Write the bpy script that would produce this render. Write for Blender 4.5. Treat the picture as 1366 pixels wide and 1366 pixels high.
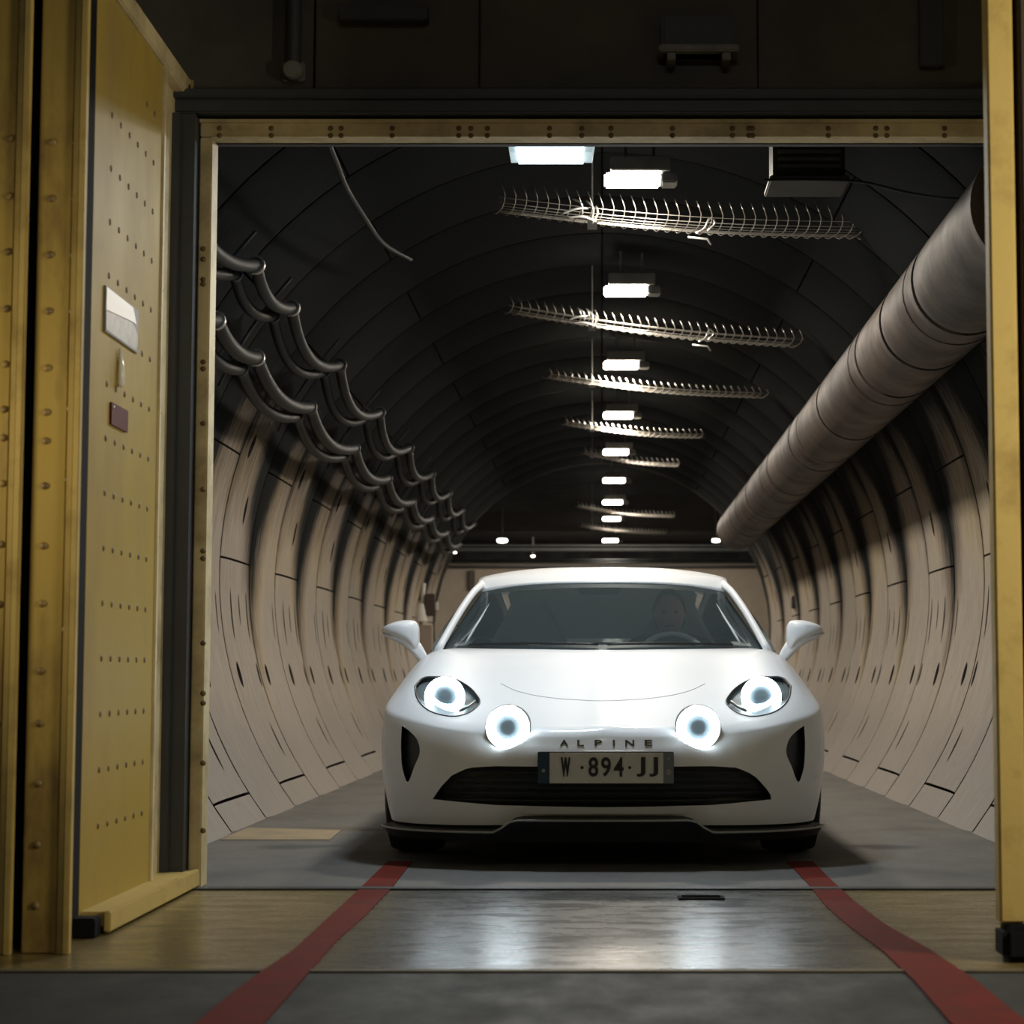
import bpy, bmesh, math, random
import numpy as np
from mathutils import Vector, Matrix
from mathutils.bvhtree import BVHTree
random.seed(7)
S = bpy.context.scene
for o in list(bpy.data.objects): bpy.data.objects.remove(o)
COL = S.collection
PI = math.pi
# ------------------------------------------------------------------ camera, world, exposure
F = 2700.0; TP = 220.0/F; CT = 1/math.sqrt(1+TP*TP); ST = TP*CT; EYE = .72
cam = bpy.data.cameras.new('camera'); camo = bpy.data.objects.new('camera', cam); COL.objects.link(camo)
camo.location = (0, 0, EYE); camo.rotation_euler = (PI/2+math.atan(TP), 0, 0)
cam.sensor_width = 36; cam.lens = F/1366*36; cam.shift_x = -120/1366
cam.clip_start = .05; cam.clip_end = 200
cam.dof.use_dof = True; cam.dof.focus_distance = 8.6; cam.dof.aperture_fstop = 4.5
S.camera = camo
w = bpy.data.worlds.new('world'); S.world = w; w.use_nodes = True
w.node_tree.nodes['Background'].inputs[0].default_value = (.55, .75, 1, 1)
w.node_tree.nodes['Background'].inputs[1].default_value = .008
S.view_settings.view_transform = 'Standard'; S.view_settings.look = 'None'
S.view_settings.gamma = 1; S.view_settings.use_curve_mapping = False
S.view_settings.exposure = 0.0
def area(name, loc, rot, sx, sy, power, col, spread=180):
    l = bpy.data.lights.new(name, 'AREA'); l.shape = 'RECTANGLE'; l.size = sx; l.size_y = sy
    l.energy = power; l.color = col; l.spread = math.radians(spread)
    o = bpy.data.objects.new(name, l); COL.objects.link(o); o.location = loc; o.rotation_euler = rot
    return o
# the room on the camera's side of the doorway has a wall lamp and a ceiling lamp, both out of view
area('room_wall_light', (2.7, 3.9, 1.75), (math.radians(90), 0, math.radians(68)), .5, .9, 62, (1, .89, .66))
area('room_left_light', (-3.0, 4.25, 1.35), (math.radians(90), 0, math.radians(-60)), .3, .3, 3.0, (1, .86, .58), 62)  # fill added to brighten the left posts, no lamp fixture
area('room_ceiling_light', (.3, 1.2, 3.8), (math.radians(10), 0, 0), 1.2, .3, 26, (1, .95, .85))

def at(px, py, Y):                       # photograph pixel -> point on the plane at depth Y
    a = (683-py)/F; h = Y*(a+TP)/(1-a*TP)
    return Vector(((px-803)/F*(Y*CT+h*ST), Y, h+EYE))
def depth_for(py, h):                    # depth at which height h above the eye is seen at row py
    a = (683-py)/F
    return h*(1-a*TP)/(a+TP)
# ------------------------------------------------------------------ materials
def mat(name, col, rough=.5, metal=0, spec=.5, coat=0, emis=None, es=0, noise=None, bump=0, bscale=40, rvar=0, stretch=(1,1,1), alpha=1):
    m = bpy.data.materials.new(name); m.use_nodes = True
    nt = m.node_tree; b = nt.nodes['Principled BSDF']
    b.inputs['Base Color'].default_value = (*col, 1); b.inputs['Roughness'].default_value = rough
    b.inputs['Metallic'].default_value = metal; b.inputs['Specular IOR Level'].default_value = spec
    b.inputs['Coat Weight'].default_value = coat; b.inputs['Coat Roughness'].default_value = .06
    if emis: b.inputs['Emission Color'].default_value = (*emis, 1); b.inputs['Emission Strength'].default_value = es
    if noise or bump or rvar:
        g = nt.nodes.new('ShaderNodeNewGeometry'); mp = nt.nodes.new('ShaderNodeMapping'); mp.inputs['Scale'].default_value = stretch
        nt.links.new(g.outputs['Position'], mp.inputs['Vector'])
    if noise:
        col2, sc, lo, hi = noise
        n = nt.nodes.new('ShaderNodeTexNoise'); n.inputs['Scale'].default_value = sc; n.inputs['Detail'].default_value = 6; n.inputs['Roughness'].default_value = .65
        r = nt.nodes.new('ShaderNodeMapRange'); r.inputs[1].default_value = lo; r.inputs[2].default_value = hi
        mx = nt.nodes.new('ShaderNodeMix'); mx.data_type = 'RGBA'
        mx.inputs[6].default_value = (*col, 1); mx.inputs[7].default_value = (*col2, 1)
        nt.links.new(mp.outputs[0], n.inputs['Vector']); nt.links.new(n.outputs[0], r.inputs[0]); nt.links.new(r.outputs[0], mx.inputs[0])
        nt.links.new(mx.outputs[2], b.inputs['Base Color'])
        if rvar:
            r2 = nt.nodes.new('ShaderNodeMapRange'); r2.inputs[1].default_value = .3; r2.inputs[2].default_value = .7
            r2.inputs[3].default_value = rough-rvar; r2.inputs[4].default_value = rough+rvar
            nt.links.new(n.outputs[0], r2.inputs[0]); nt.links.new(r2.outputs[0], b.inputs['Roughness'])
    if bump:
        n2 = nt.nodes.new('ShaderNodeTexNoise'); n2.inputs['Scale'].default_value = bscale; n2.inputs['Detail'].default_value = 5
        bp = nt.nodes.new('ShaderNodeBump'); bp.inputs['Strength'].default_value = bump; bp.inputs['Distance'].default_value = .01
        nt.links.new(mp.outputs[0], n2.inputs['Vector']); nt.links.new(n2.outputs[0], bp.inputs['Height']); nt.links.new(bp.outputs[0], b.inputs['Normal'])
    return m
M = {}
M['yellow_gloss'] = mat('yellow_gloss_paint', (.37,.26,.05), .55, noise=((.28,.20,.07), 2.5, .45, .75), spec=.2, rvar=.05, bump=.12, bscale=6, stretch=(1,1,.5))
M['yellow'] = mat('yellow_paint', (.44,.31,.075), .42, noise=((.17,.10,.035), 3.2, .50, .72), rvar=.12, bump=.25, bscale=9, stretch=(1.6,1.6,.55))
M['yellow_edge'] = mat('yellow_edge_paint', (.50,.37,.12), .6, spec=.25, noise=((.26,.17,.05), 5, .5, .8), bump=.1)
M['yellow_dull'] = mat('yellow_dull_paint', (.60,.49,.27), .5, noise=((.24,.18,.09), 4, .45, .75), bump=.2, bscale=12)
M['rust'] = mat('rust_rivet', (.11,.068,.03), .6, noise=((.2,.13,.04), 30, .4, .7))
M['rivet'] = mat('painted_rivet', (.30,.20,.06), .45, noise=((.10,.06,.03), 8, .4, .65))
M['darksteel'] = mat('dark_steel', (.045,.052,.06), .5, metal=.2, noise=((.04,.04,.04), 5, .4, .8), bump=.1)
M['olive'] = mat('olive_brown_plate', (.10,.09,.072), .6, noise=((.06,.055,.05), 2.4, .4, .7), bump=.2, bscale=14)
M['black'] = mat('black_rubber', (.008,.008,.009), .85, spec=.15, bump=.1)
M['gap'] = mat('joint_black', (.012,.010,.009), .9, noise=((.02,.016,.013), 20, .4, .7))
M['galv'] = mat('galvanised_wire', (.62,.58,.52), .3, metal=.9, bump=.05)
M['duct'] = mat('duct_metal', (.066,.046,.034), .55, metal=0, spec=.3, noise=((.034,.025,.020), 3.5, .4, .7), rvar=.1, bump=.15, bscale=12)
M['cable'] = mat('cable_sheath', (.014,.017,.0175), .5, spec=.2, noise=((.009,.011,.011), 8, .4, .7))
M['clamp'] = mat('clamp_steel', (.5,.5,.48), .3, metal=.8, bump=.05)
M['greypaint'] = mat('grey_paint', (.20,.20,.185), .5, noise=((.12,.12,.11), 6, .4, .7))
M['whitepl'] = mat('white_plastic', (.6,.57,.52), .45, bump=.02)
M['brown'] = mat('dark_brown_box', (.05,.035,.025), .5, bump=.05)
M['vault'] = mat('vault_dark', (.012,.012,.012), .9, spec=.1, noise=((.03,.029,.027), 3, .4, .7), bump=.4, bscale=6)
M['endwall'] = mat('end_wall_render', (.36,.30,.235), .7, noise=((.27,.22,.17), 1.3, .35, .7), bump=.15)
M['beam'] = mat('beam_grey', (.13,.14,.14), .5, noise=((.09,.095,.095), 3, .4, .7))
M['red'] = mat('red_line_paint', (.15,.020,.013), .8, spec=.1, noise=((.10,.022,.016), 6, .42, .72), bump=.1)
M['redplate'] = mat('red_plate', (.07,.006,.006), .6, spec=.2, noise=((.10,.012,.012), 60, .4, .6))
M['roomwall'] = mat('room_concrete', (.10,.095,.085), .8, noise=((.06,.058,.052), 2, .4, .7), bump=.2)
M['diff'] = mat('lamp_diffuser_warm', (.9,.9,.9), .4, emis=(1,.93,.82), es=14)
M['diffc'] = mat('lamp_diffuser_cool', (.9,.9,.9), .4, emis=(.72,.90,1), es=3.2)
M['bulb'] = mat('small_lamp_glass', (.9,.9,.9), .4, emis=(1,.95,.85), es=9)
M['paint'] = mat('car_paint_white', (.81,.83,.85), .5, coat=.5, bump=.004, bscale=3)
M['blackpl'] = mat('car_black_plastic', (.012,.014,.016), .45, bump=.05)
M['grille'] = mat('car_grille', (.02,.024,.026), .4, bump=.05)
M['alu'] = mat('bright_trim', (.85,.86,.86), .35, bump=.01)
M['trim'] = mat('car_trim_light', (.30,.30,.29), .35, bump=.01)
M['chrome'] = mat('car_dark_chrome', (.05,.045,.035), .35, metal=.5, bump=.01)
M['tyre'] = mat('tyre_rubber', (.018,.018,.018), .8, bump=.2)
M['rim'] = mat('rim_metal', (.25,.25,.26), .3, metal=.9, bump=.01)
M['platew'] = mat('number_plate_white', (.62,.62,.58), .5, noise=((.56,.56,.52), 20, .4, .7))
M['plateb'] = mat('number_plate_blue', (.02,.05,.085), .45, bump=.01)
M['plateg'] = mat('number_plate_grey_field', (.16,.18,.2), .45, bump=.01)
M['ink'] = mat('plate_ink', (.02,.02,.02), .6, bump=.01)
M['seat'] = mat('seat_leather', (.30,.31,.31), .5, bump=.1)
M['dash'] = mat('dash_black', (.02,.022,.024), .55, bump=.1)
M['skin'] = mat('skin', (.36,.21,.15), .5, bump=.05)
M['cloth'] = mat('dark_red_jacket', (.07,.028,.026), .8, bump=.3, bscale=80)
M['hair'] = mat('dark_hair', (.025,.018,.014), .6, bump=.6, bscale=90)
M['ring'] = mat('daylight_ring', (.9,.95,1), .3, emis=(.80,.93,1), es=20)
M['louvre'] = mat('louvre_grey', (.06,.06,.052), .6, spec=.2, noise=((.04,.04,.036), 6, .4, .7))
M['lens'] = mat('lamp_lens', (.16,.21,.24), .5, spec=.2, emis=(.45,.62,.72), es=.16, bump=.01)
M['reflect'] = mat('lamp_reflector', (.20,.225,.23), .4, metal=.1, bump=.02)
M['signw'] = mat('sign_white', (.75,.75,.76), .35, bump=.01)
M['signg'] = mat('sign_grey_photo', (.13,.145,.16), .35, noise=((.06,.065,.075), 22, .42, .6))
M['refl'] = mat('white_reflector', (.8,.78,.7), .2, bump=.01)
def glass_mat(name, tint, veil=0):
    m = bpy.data.materials.new(name); m.use_nodes = True; nt = m.node_tree; nt.nodes.clear()
    out = nt.nodes.new('ShaderNodeOutputMaterial'); t = nt.nodes.new('ShaderNodeBsdfTransparent'); t.inputs[0].default_value = (*tint, 1)
    g = nt.nodes.new('ShaderNodeBsdfGlossy'); g.inputs['Roughness'].default_value = .03; g.inputs[0].default_value = (.9,.95,1,1)
    mx = nt.nodes.new('ShaderNodeMixShader'); lw = nt.nodes.new('ShaderNodeLayerWeight')
    pw = nt.nodes.new('ShaderNodeMath'); pw.operation = 'POWER'; pw.inputs[1].default_value = 5; nt.links.new(lw.outputs['Facing'], pw.inputs[0])
    f = nt.nodes.new('ShaderNodeMath'); f.operation = 'MULTIPLY_ADD'; f.inputs[1].default_value = .92; f.inputs[2].default_value = .045; nt.links.new(pw.outputs[0], f.inputs[0])
    nt.links.new(f.outputs[0], mx.inputs[0]); nt.links.new(t.outputs[0], mx.inputs[1]); nt.links.new(g.outputs[0], mx.inputs[2]); 
    if veil:                                              # thin bluish film that pales the pane
        df = nt.nodes.new('ShaderNodeBsdfDiffuse'); df.inputs[0].default_value = (.66,.85,.92,1); m2 = nt.nodes.new('ShaderNodeMixShader'); m2.inputs[0].default_value = veil
        nt.links.new(mx.outputs[0], m2.inputs[1]); nt.links.new(df.outputs[0], m2.inputs[2]); mx = m2
    nt.links.new(mx.outputs[0], out.inputs[0])
    return m
M['glass'] = glass_mat('windscreen_glass', (.72,.77,.78), .045)
M['glassdark'] = glass_mat('dark_rear_glass', (.04,.045,.045))
M['cover'] = glass_mat('headlamp_cover_glass', (.93,.96,.97))
def lining_mat():
    m = mat('concrete_lining', (.40,.335,.285), .9, spec=.05); nt = m.node_tree; N = nt.nodes; L = nt.links; b = N['Principled BSDF']
    g = N.new('ShaderNodeNewGeometry'); sp = N.new('ShaderNodeSeparateXYZ'); L.new(g.outputs['Position'], sp.inputs[0])
    def noise(sc, stretch, det=6):
        mp = N.new('ShaderNodeMapping'); mp.inputs['Scale'].default_value = stretch; L.new(g.outputs['Position'], mp.inputs[0])
        n = N.new('ShaderNodeTexNoise'); n.inputs['Scale'].default_value = sc; n.inputs['Detail'].default_value = det; n.inputs['Roughness'].default_value = .6
        L.new(mp.outputs[0], n.inputs[0]); return n.outputs[0]
    def ma(op, a, b_=None):
        n = N.new('ShaderNodeMath'); n.operation = op
        for i, v in enumerate((a, b_)):
            if v is None: continue
            if isinstance(v, (int, float)): n.inputs[i].default_value = v
            else: L.new(v, n.inputs[i])
        return n.outputs[0]
    def mr(v, a, c, d=0, e=1, smooth=True):
        n = N.new('ShaderNodeMapRange'); n.interpolation_type = 'SMOOTHSTEP' if smooth else 'LINEAR'
        n.inputs[1].default_value = a; n.inputs[2].default_value = c; n.inputs[3].default_value = d; n.inputs[4].default_value = e; L.new(v, n.inputs[0]); return n.outputs[0]
    def mix(f, a, c):
        n = N.new('ShaderNodeMix'); n.data_type = 'RGBA'; L.new(f, n.inputs[0])
        for i, v in ((6, a), (7, c)):
            if isinstance(v, tuple): n.inputs[i].default_value = (*v, 1)
            else: L.new(v, n.inputs[i])
        return n.outputs[2]
    # the dark upper tone reaches down along the ring joints, a long streak at every second ring
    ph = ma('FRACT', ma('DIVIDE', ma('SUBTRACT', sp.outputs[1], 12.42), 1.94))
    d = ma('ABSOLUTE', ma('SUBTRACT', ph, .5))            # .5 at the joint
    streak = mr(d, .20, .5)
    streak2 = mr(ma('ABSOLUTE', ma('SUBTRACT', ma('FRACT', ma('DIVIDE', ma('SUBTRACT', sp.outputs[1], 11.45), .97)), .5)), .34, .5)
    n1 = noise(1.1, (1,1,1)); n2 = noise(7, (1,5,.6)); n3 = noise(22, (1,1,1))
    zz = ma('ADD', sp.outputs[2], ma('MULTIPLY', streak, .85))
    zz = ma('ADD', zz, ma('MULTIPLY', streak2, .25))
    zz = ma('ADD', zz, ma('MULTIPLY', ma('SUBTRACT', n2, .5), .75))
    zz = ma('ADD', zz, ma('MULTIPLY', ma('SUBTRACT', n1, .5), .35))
    dark_top = mr(zz, 1.75, 2.45)  # darker above this height, with a ragged border
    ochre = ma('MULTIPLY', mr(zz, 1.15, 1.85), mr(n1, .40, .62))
    base = mix(mr(n2, .35, .7, smooth=False), (.43,.385,.335), (.34,.30,.26))
    base = mix(ma('MULTIPLY', ochre, .75), base, (.50,.42,.27))
    base = mix(ma('MULTIPLY', mr(n3, .58, .75), .35), base, (.22,.18,.15))
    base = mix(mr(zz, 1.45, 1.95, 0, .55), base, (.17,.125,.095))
    base = mix(dark_top, base, (.0155,.0175,.018))
    # greyer, darker tone towards the foot of the wall
    foot = mr(ma('ADD', sp.outputs[2], ma('MULTIPLY', ma('SUBTRACT', n1, .5), .5)), .75, .25, 0, .5)
    base = mix(foot, base, (.23,.22,.205))
    L.new(base, b.inputs['Base Color'])
    bp = N.new('ShaderNodeBump'); bp.inputs['Strength'].default_value = .35; bp.inputs['Distance'].default_value = .01
    L.new(noise(14, (1,1,1)), bp.inputs['Height']); L.new(bp.outputs[0], b.inputs['Normal'])
    return m
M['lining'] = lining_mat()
def floor_mat(name, c1, c2, rough, rv, sc, spec=.5, coat=0):
    m = mat(name, c1, rough, spec=spec, noise=(c2, sc, .35, .68), rvar=rv, bump=.12, bscale=30, stretch=(1,.55,1), coat=coat)
    return m
M['floor'] = floor_mat('tunnel_floor_concrete', (.150,.143,.13), (.105,.103,.098), .6, .10, 3, .3)
M['floorroom'] = floor_mat('room_floor_concrete', (.040,.041,.037), (.027,.028,.026), .70, .1, 5, .2)
M['paintstripe'] = mat('pale_yellow_stripe', (.34,.27,.17), .6, spec=.2, noise=((.24,.20,.14), 5, .4, .7), bump=.1)
def threshold_mat():
    m = mat('worn_yellow_threshold', (.3,.24,.1), .36); nt = m.node_tree; N = nt.nodes; L = nt.links; b = N['Principled BSDF']
    g = N.new('ShaderNodeNewGeometry'); sp = N.new('ShaderNodeSeparateXYZ'); L.new(g.outputs['Position'], sp.inputs[0])
    mp = N.new('ShaderNodeMapping'); mp.inputs['Scale'].default_value = (1,3,1); L.new(g.outputs['Position'], mp.inputs[0])
    n = N.new('ShaderNodeTexNoise'); n.inputs['Scale'].default_value = 4; n.inputs['Detail'].default_value = 7; n.inputs['Roughness'].default_value = .65; L.new(mp.outputs[0], n.inputs[0])
    a = N.new('ShaderNodeMath'); a.operation = 'ABSOLUTE'; L.new(sp.outputs[0], a.inputs[0])
    ad = N.new('ShaderNodeMath'); ad.operation = 'MULTIPLY_ADD'; L.new(n.outputs[0], ad.inputs[0]); ad.inputs[1].default_value = .5; L.new(a.outputs[0], ad.inputs[2])
    r = N.new('ShaderNodeMapRange'); r.interpolation_type = 'SMOOTHSTEP'; r.inputs[1].default_value = .78; r.inputs[2].default_value = 1.22; L.new(ad.outputs[0], r.inputs[0])
    y = N.new('ShaderNodeMix'); y.data_type = 'RGBA'; y.inputs[6].default_value = (.25,.19,.075,1); y.inputs[7].default_value = (.12,.09,.038,1)
    r2 = N.new('ShaderNodeMapRange'); r2.inputs[1].default_value = .35; r2.inputs[2].default_value = .7; L.new(n.outputs[0], r2.inputs[0]); L.new(r2.outputs[0], y.inputs[0])
    gr = N.new('ShaderNodeMix'); gr.data_type = 'RGBA'; gr.inputs[6].default_value = (.09,.094,.09,1); gr.inputs[7].default_value = (.06,.063,.06,1); L.new(r2.outputs[0], gr.inputs[0])
    mx = N.new('ShaderNodeMix'); mx.data_type = 'RGBA'; L.new(r.outputs[0], mx.inputs[0]); L.new(gr.outputs[2], mx.inputs[6]); L.new(y.outputs[2], mx.inputs[7]); L.new(mx.outputs[2], b.inputs['Base Color'])
    r3 = N.new('ShaderNodeMapRange'); r3.inputs[1].default_value = .3; r3.inputs[2].default_value = .7; r3.inputs[3].default_value = .19; r3.inputs[4].default_value = .36
    L.new(n.outputs[0], r3.inputs[0]); L.new(r3.outputs[0], b.inputs['Roughness'])
    bp = N.new('ShaderNodeBump'); bp.inputs['Strength'].default_value = .15; bp.inputs['Distance'].default_value = .01
    L.new(n.outputs[0], bp.inputs['Height']); L.new(bp.outputs[0], b.inputs['Normal'])
    return m
M['threshold'] = threshold_mat()
M['edge_line'] = mat('worn_edge_line', (.13,.10,.05), .6, spec=.2, noise=((.08,.07,.045), 9, .4, .7))
# ------------------------------------------------------------------ helpers
class MB:
    def __init__(s): s.v = []; s.f = []
    def add(s, V, Fc):
        o = len(s.v); s.v += [tuple(p) for p in V]; s.f += [tuple(i+o for i in f) for f in Fc]; return s
    def box(s, a, b, bev=0):
        x0, x1 = sorted((a[0], b[0])); y0, y1 = sorted((a[1], b[1])); z0, z1 = sorted((a[2], b[2]))
        if not bev:
            V = [(x0,y0,z0),(x1,y0,z0),(x1,y1,z0),(x0,y1,z0),(x0,y0,z1),(x1,y0,z1),(x1,y1,z1),(x0,y1,z1)]
            return s.add(V, [(0,3,2,1),(4,5,6,7),(0,1,5,4),(1,2,6,5),(2,3,7,6),(3,0,4,7)])
        bm = bmesh.new(); bmesh.ops.create_cube(bm, size=1)
        for v in bm.verts: v.co = Vector(((x0+x1)/2+v.co.x*(x1-x0), (y0+y1)/2+v.co.y*(y1-y0), (z0+z1)/2+v.co.z*(z1-z0)))
        bmesh.ops.bevel(bm, geom=bm.edges[:], offset=bev, segments=2, affect='EDGES')
        s.bm(bm); return s
    def bm(s, bm):
        bm.verts.index_update(); s.add([v.co[:] for v in bm.verts], [[v.index for v in f.verts] for f in bm.faces]); bm.free(); return s
    def tube(s, pts, r, n=10, cap=True, closed=False, sx=1):
        pts = [Vector(p) for p in pts]; rs = r if isinstance(r, (list, tuple)) else [r]*len(pts)
        V = []; Fc = []; up = None; N = len(pts)
        for i, p in enumerate(pts):
            if closed: d = pts[(i+1) % N]-pts[i-1]
            else: d = pts[min(i+1, N-1)]-pts[max(i-1, 0)]
            d.normalize()
            if up is None:
                up = Vector((0,0,1)) if abs(d.z) < .9 else Vector((0,1,0))
            a = d.cross(up).normalized(); up = a.cross(d).normalized()
            for k in range(n):
                t = 2*PI*k/n; V.append(p+(a*math.cos(t)*sx+up*math.sin(t))*rs[i])
        for i in range(N if closed else N-1):
            j = (i+1) % N
            for k in range(n): Fc.append((i*n+k, i*n+(k+1) % n, j*n+(k+1) % n, j*n+k))
        if cap and not closed: Fc += [tuple(range(n))[::-1], tuple((N-1)*n+k for k in range(n))]
        return s.add(V, Fc)
    def lathe(s, prof, c, axis='y', n=40, closed_ends=True):   # prof: (radius, offset along axis)
        c = Vector(c); V = []; Fc = []
        for r, h in prof:
            for k in range(n):
                t = 2*PI*k/n; u, v = r*math.cos(t), r*math.sin(t)
                V.append(c+(Vector((u,h,v)) if axis == 'y' else Vector((h,u,v)) if axis == 'x' else Vector((u,v,h))))
        for i in range(len(prof)-1):
            for k in range(n): Fc.append((i*n+k, (i+1)*n+k, (i+1)*n+(k+1) % n, i*n+(k+1) % n))
        if closed_ends: Fc += [tuple(range(n)), tuple((len(prof)-1)*n+k for k in range(n))[::-1]]
        return s.add(V, Fc)
    def grid(s, P, flip=False):            # P[i][j]
        n, m = len(P), len(P[0]); V = [p for r in P for p in r]
        Fc = [(i*m+j, (i+1)*m+j, (i+1)*m+j+1, i*m+j+1) for i in range(n-1) for j in range(m-1)]
        if flip: Fc = [f[::-1] for f in Fc]
        return s.add(V, Fc)
    def dome(s, c, nrm, r, h=None, n=8):    # rivet head
        c = Vector(c); nrm = Vector(nrm).normalized(); h = h or r*.6
        a = nrm.orthogonal().normalized(); b = nrm.cross(a); V = []; Fc = []
        for rr, hh in ((1, 0), (.8, .65), (.35, 1)):
            for k in range(n):
                t = 2*PI*k/n; V.append(c+(a*math.cos(t)+b*math.sin(t))*r*rr+nrm*h*hh)
        for i in range(2):
            for k in range(n): Fc.append((i*n+k, i*n+(k+1) % n, (i+1)*n+(k+1) % n, (i+1)*n+k))
        Fc.append(tuple(2*n+k for k in range(n)))
        return s.add(V, Fc)
def wloc(o):
    p = Vector((0,0,0))
    while o: p += o.location; o = o.parent
    return p
def obj(name, mb, m, parent=None, smooth=False, origin=None, sharp=None):
    """links the gathered geometry (world coordinates) as ONE mesh object"""
    V = np.array([tuple(v) for v in mb.v]); me = bpy.data.meshes.new(name)
    if origin is None:
        if parent is not None: origin = wloc(parent)
        else:
            origin = Vector(((V[:,0].min()+V[:,0].max())/2, (V[:,1].min()+V[:,1].max())/2, V[:,2].min()))
    base = Vector(origin)
    me.from_pydata([tuple(v) for v in (V-np.array(base))], [], mb.f); me.validate()
    for mm in (m if isinstance(m, (list, tuple)) else [m]): me.materials.append(mm)
    if smooth:
        me.shade_smooth()
        if sharp: me.set_sharp_from_angle(angle=math.radians(sharp))
    o = bpy.data.objects.new(name, me); COL.objects.link(o)
    if parent is not None: o.parent = parent; o.location = base-wloc(parent)
    else: o.location = base
    return o
def fixn(o):
    bm = bmesh.new(); bm.from_mesh(o.data); bmesh.ops.recalc_face_normals(bm, faces=bm.faces[:]); bm.to_mesh(o.data); bm.free(); return o
def tag(o, label, cat, group=None):
    o['label'] = label; o['category'] = cat
    if group: o['group'] = group
    return o
def thing(name, label, cat, loc, group=None):
    o = bpy.data.objects.new(name, None); COL.objects.link(o); o.location = loc; o.empty_display_size = .1
    return tag(o, label, cat, group)
def struct(name, mb, m, label=None, **k):
    o = obj(name, mb, m, **k); o['kind'] = 'structure'; o['label'] = label or name.replace('_', ' '); return o
def sempty(name, label, loc=(0,0,0)):
    o = bpy.data.objects.new(name, None); COL.objects.link(o); o.location = loc; o['kind'] = 'structure'; o['label'] = label; return o
def copy_part(o, parent, loc, scale=None):
    c = o.copy(); COL.objects.link(c); c.parent = parent; c.location = loc
    if scale: c.scale = scale
    return c
def copy_tree(o, parent=None):
    c = o.copy(); COL.objects.link(c); c.parent = parent
    for ch in [x for x in o.children]: copy_tree(ch, c)
    return c
def interp(xs, ys, x):
    """smooth (monotone cubic) interpolation"""
    xs = np.asarray(xs, float); ys = np.asarray(ys, float); d = np.diff(ys)/np.diff(xs)
    m = np.concatenate([[d[0]], np.where(d[:-1]*d[1:] > 0, 2*d[:-1]*d[1:]/(d[:-1]+d[1:]+1e-12), 0), [d[-1]]])
    x = np.clip(x, xs[0], xs[-1]); i = np.clip(np.searchsorted(xs, x)-1, 0, len(xs)-2)
    h = xs[i+1]-xs[i]; t = (x-xs[i])/h
    return ys[i]*(2*t**3-3*t**2+1)+h*m[i]*(t**3-2*t**2+t)+ys[i+1]*(3*t**2-2*t**3)+h*m[i+1]*(t**3-t**2)
def smooth_path(P, n):
    P = [Vector(p) for p in P]; t = np.concatenate([[0], np.cumsum([(P[i+1]-P[i]).length for i in range(len(P)-1)])])
    q = np.linspace(0, t[-1], n); A = np.array([tuple(p) for p in P]); out = []
    for i in range(3):
        y = A[:, i]; mm = np.gradient(y, t); idx = np.clip(np.searchsorted(t, q, side='right')-1, 0, len(t)-2)
        h = t[idx+1]-t[idx]; u = (q-t[idx])/h
        out.append(y[idx]*(2*u**3-3*u**2+1)+h*mm[idx]*(u**3-2*u**2+u)+y[idx+1]*(3*u**2-2*u**3)+h*mm[idx+1]*(u**3-u**2))
    return [Vector(p) for p in np.array(out).T]
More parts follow.
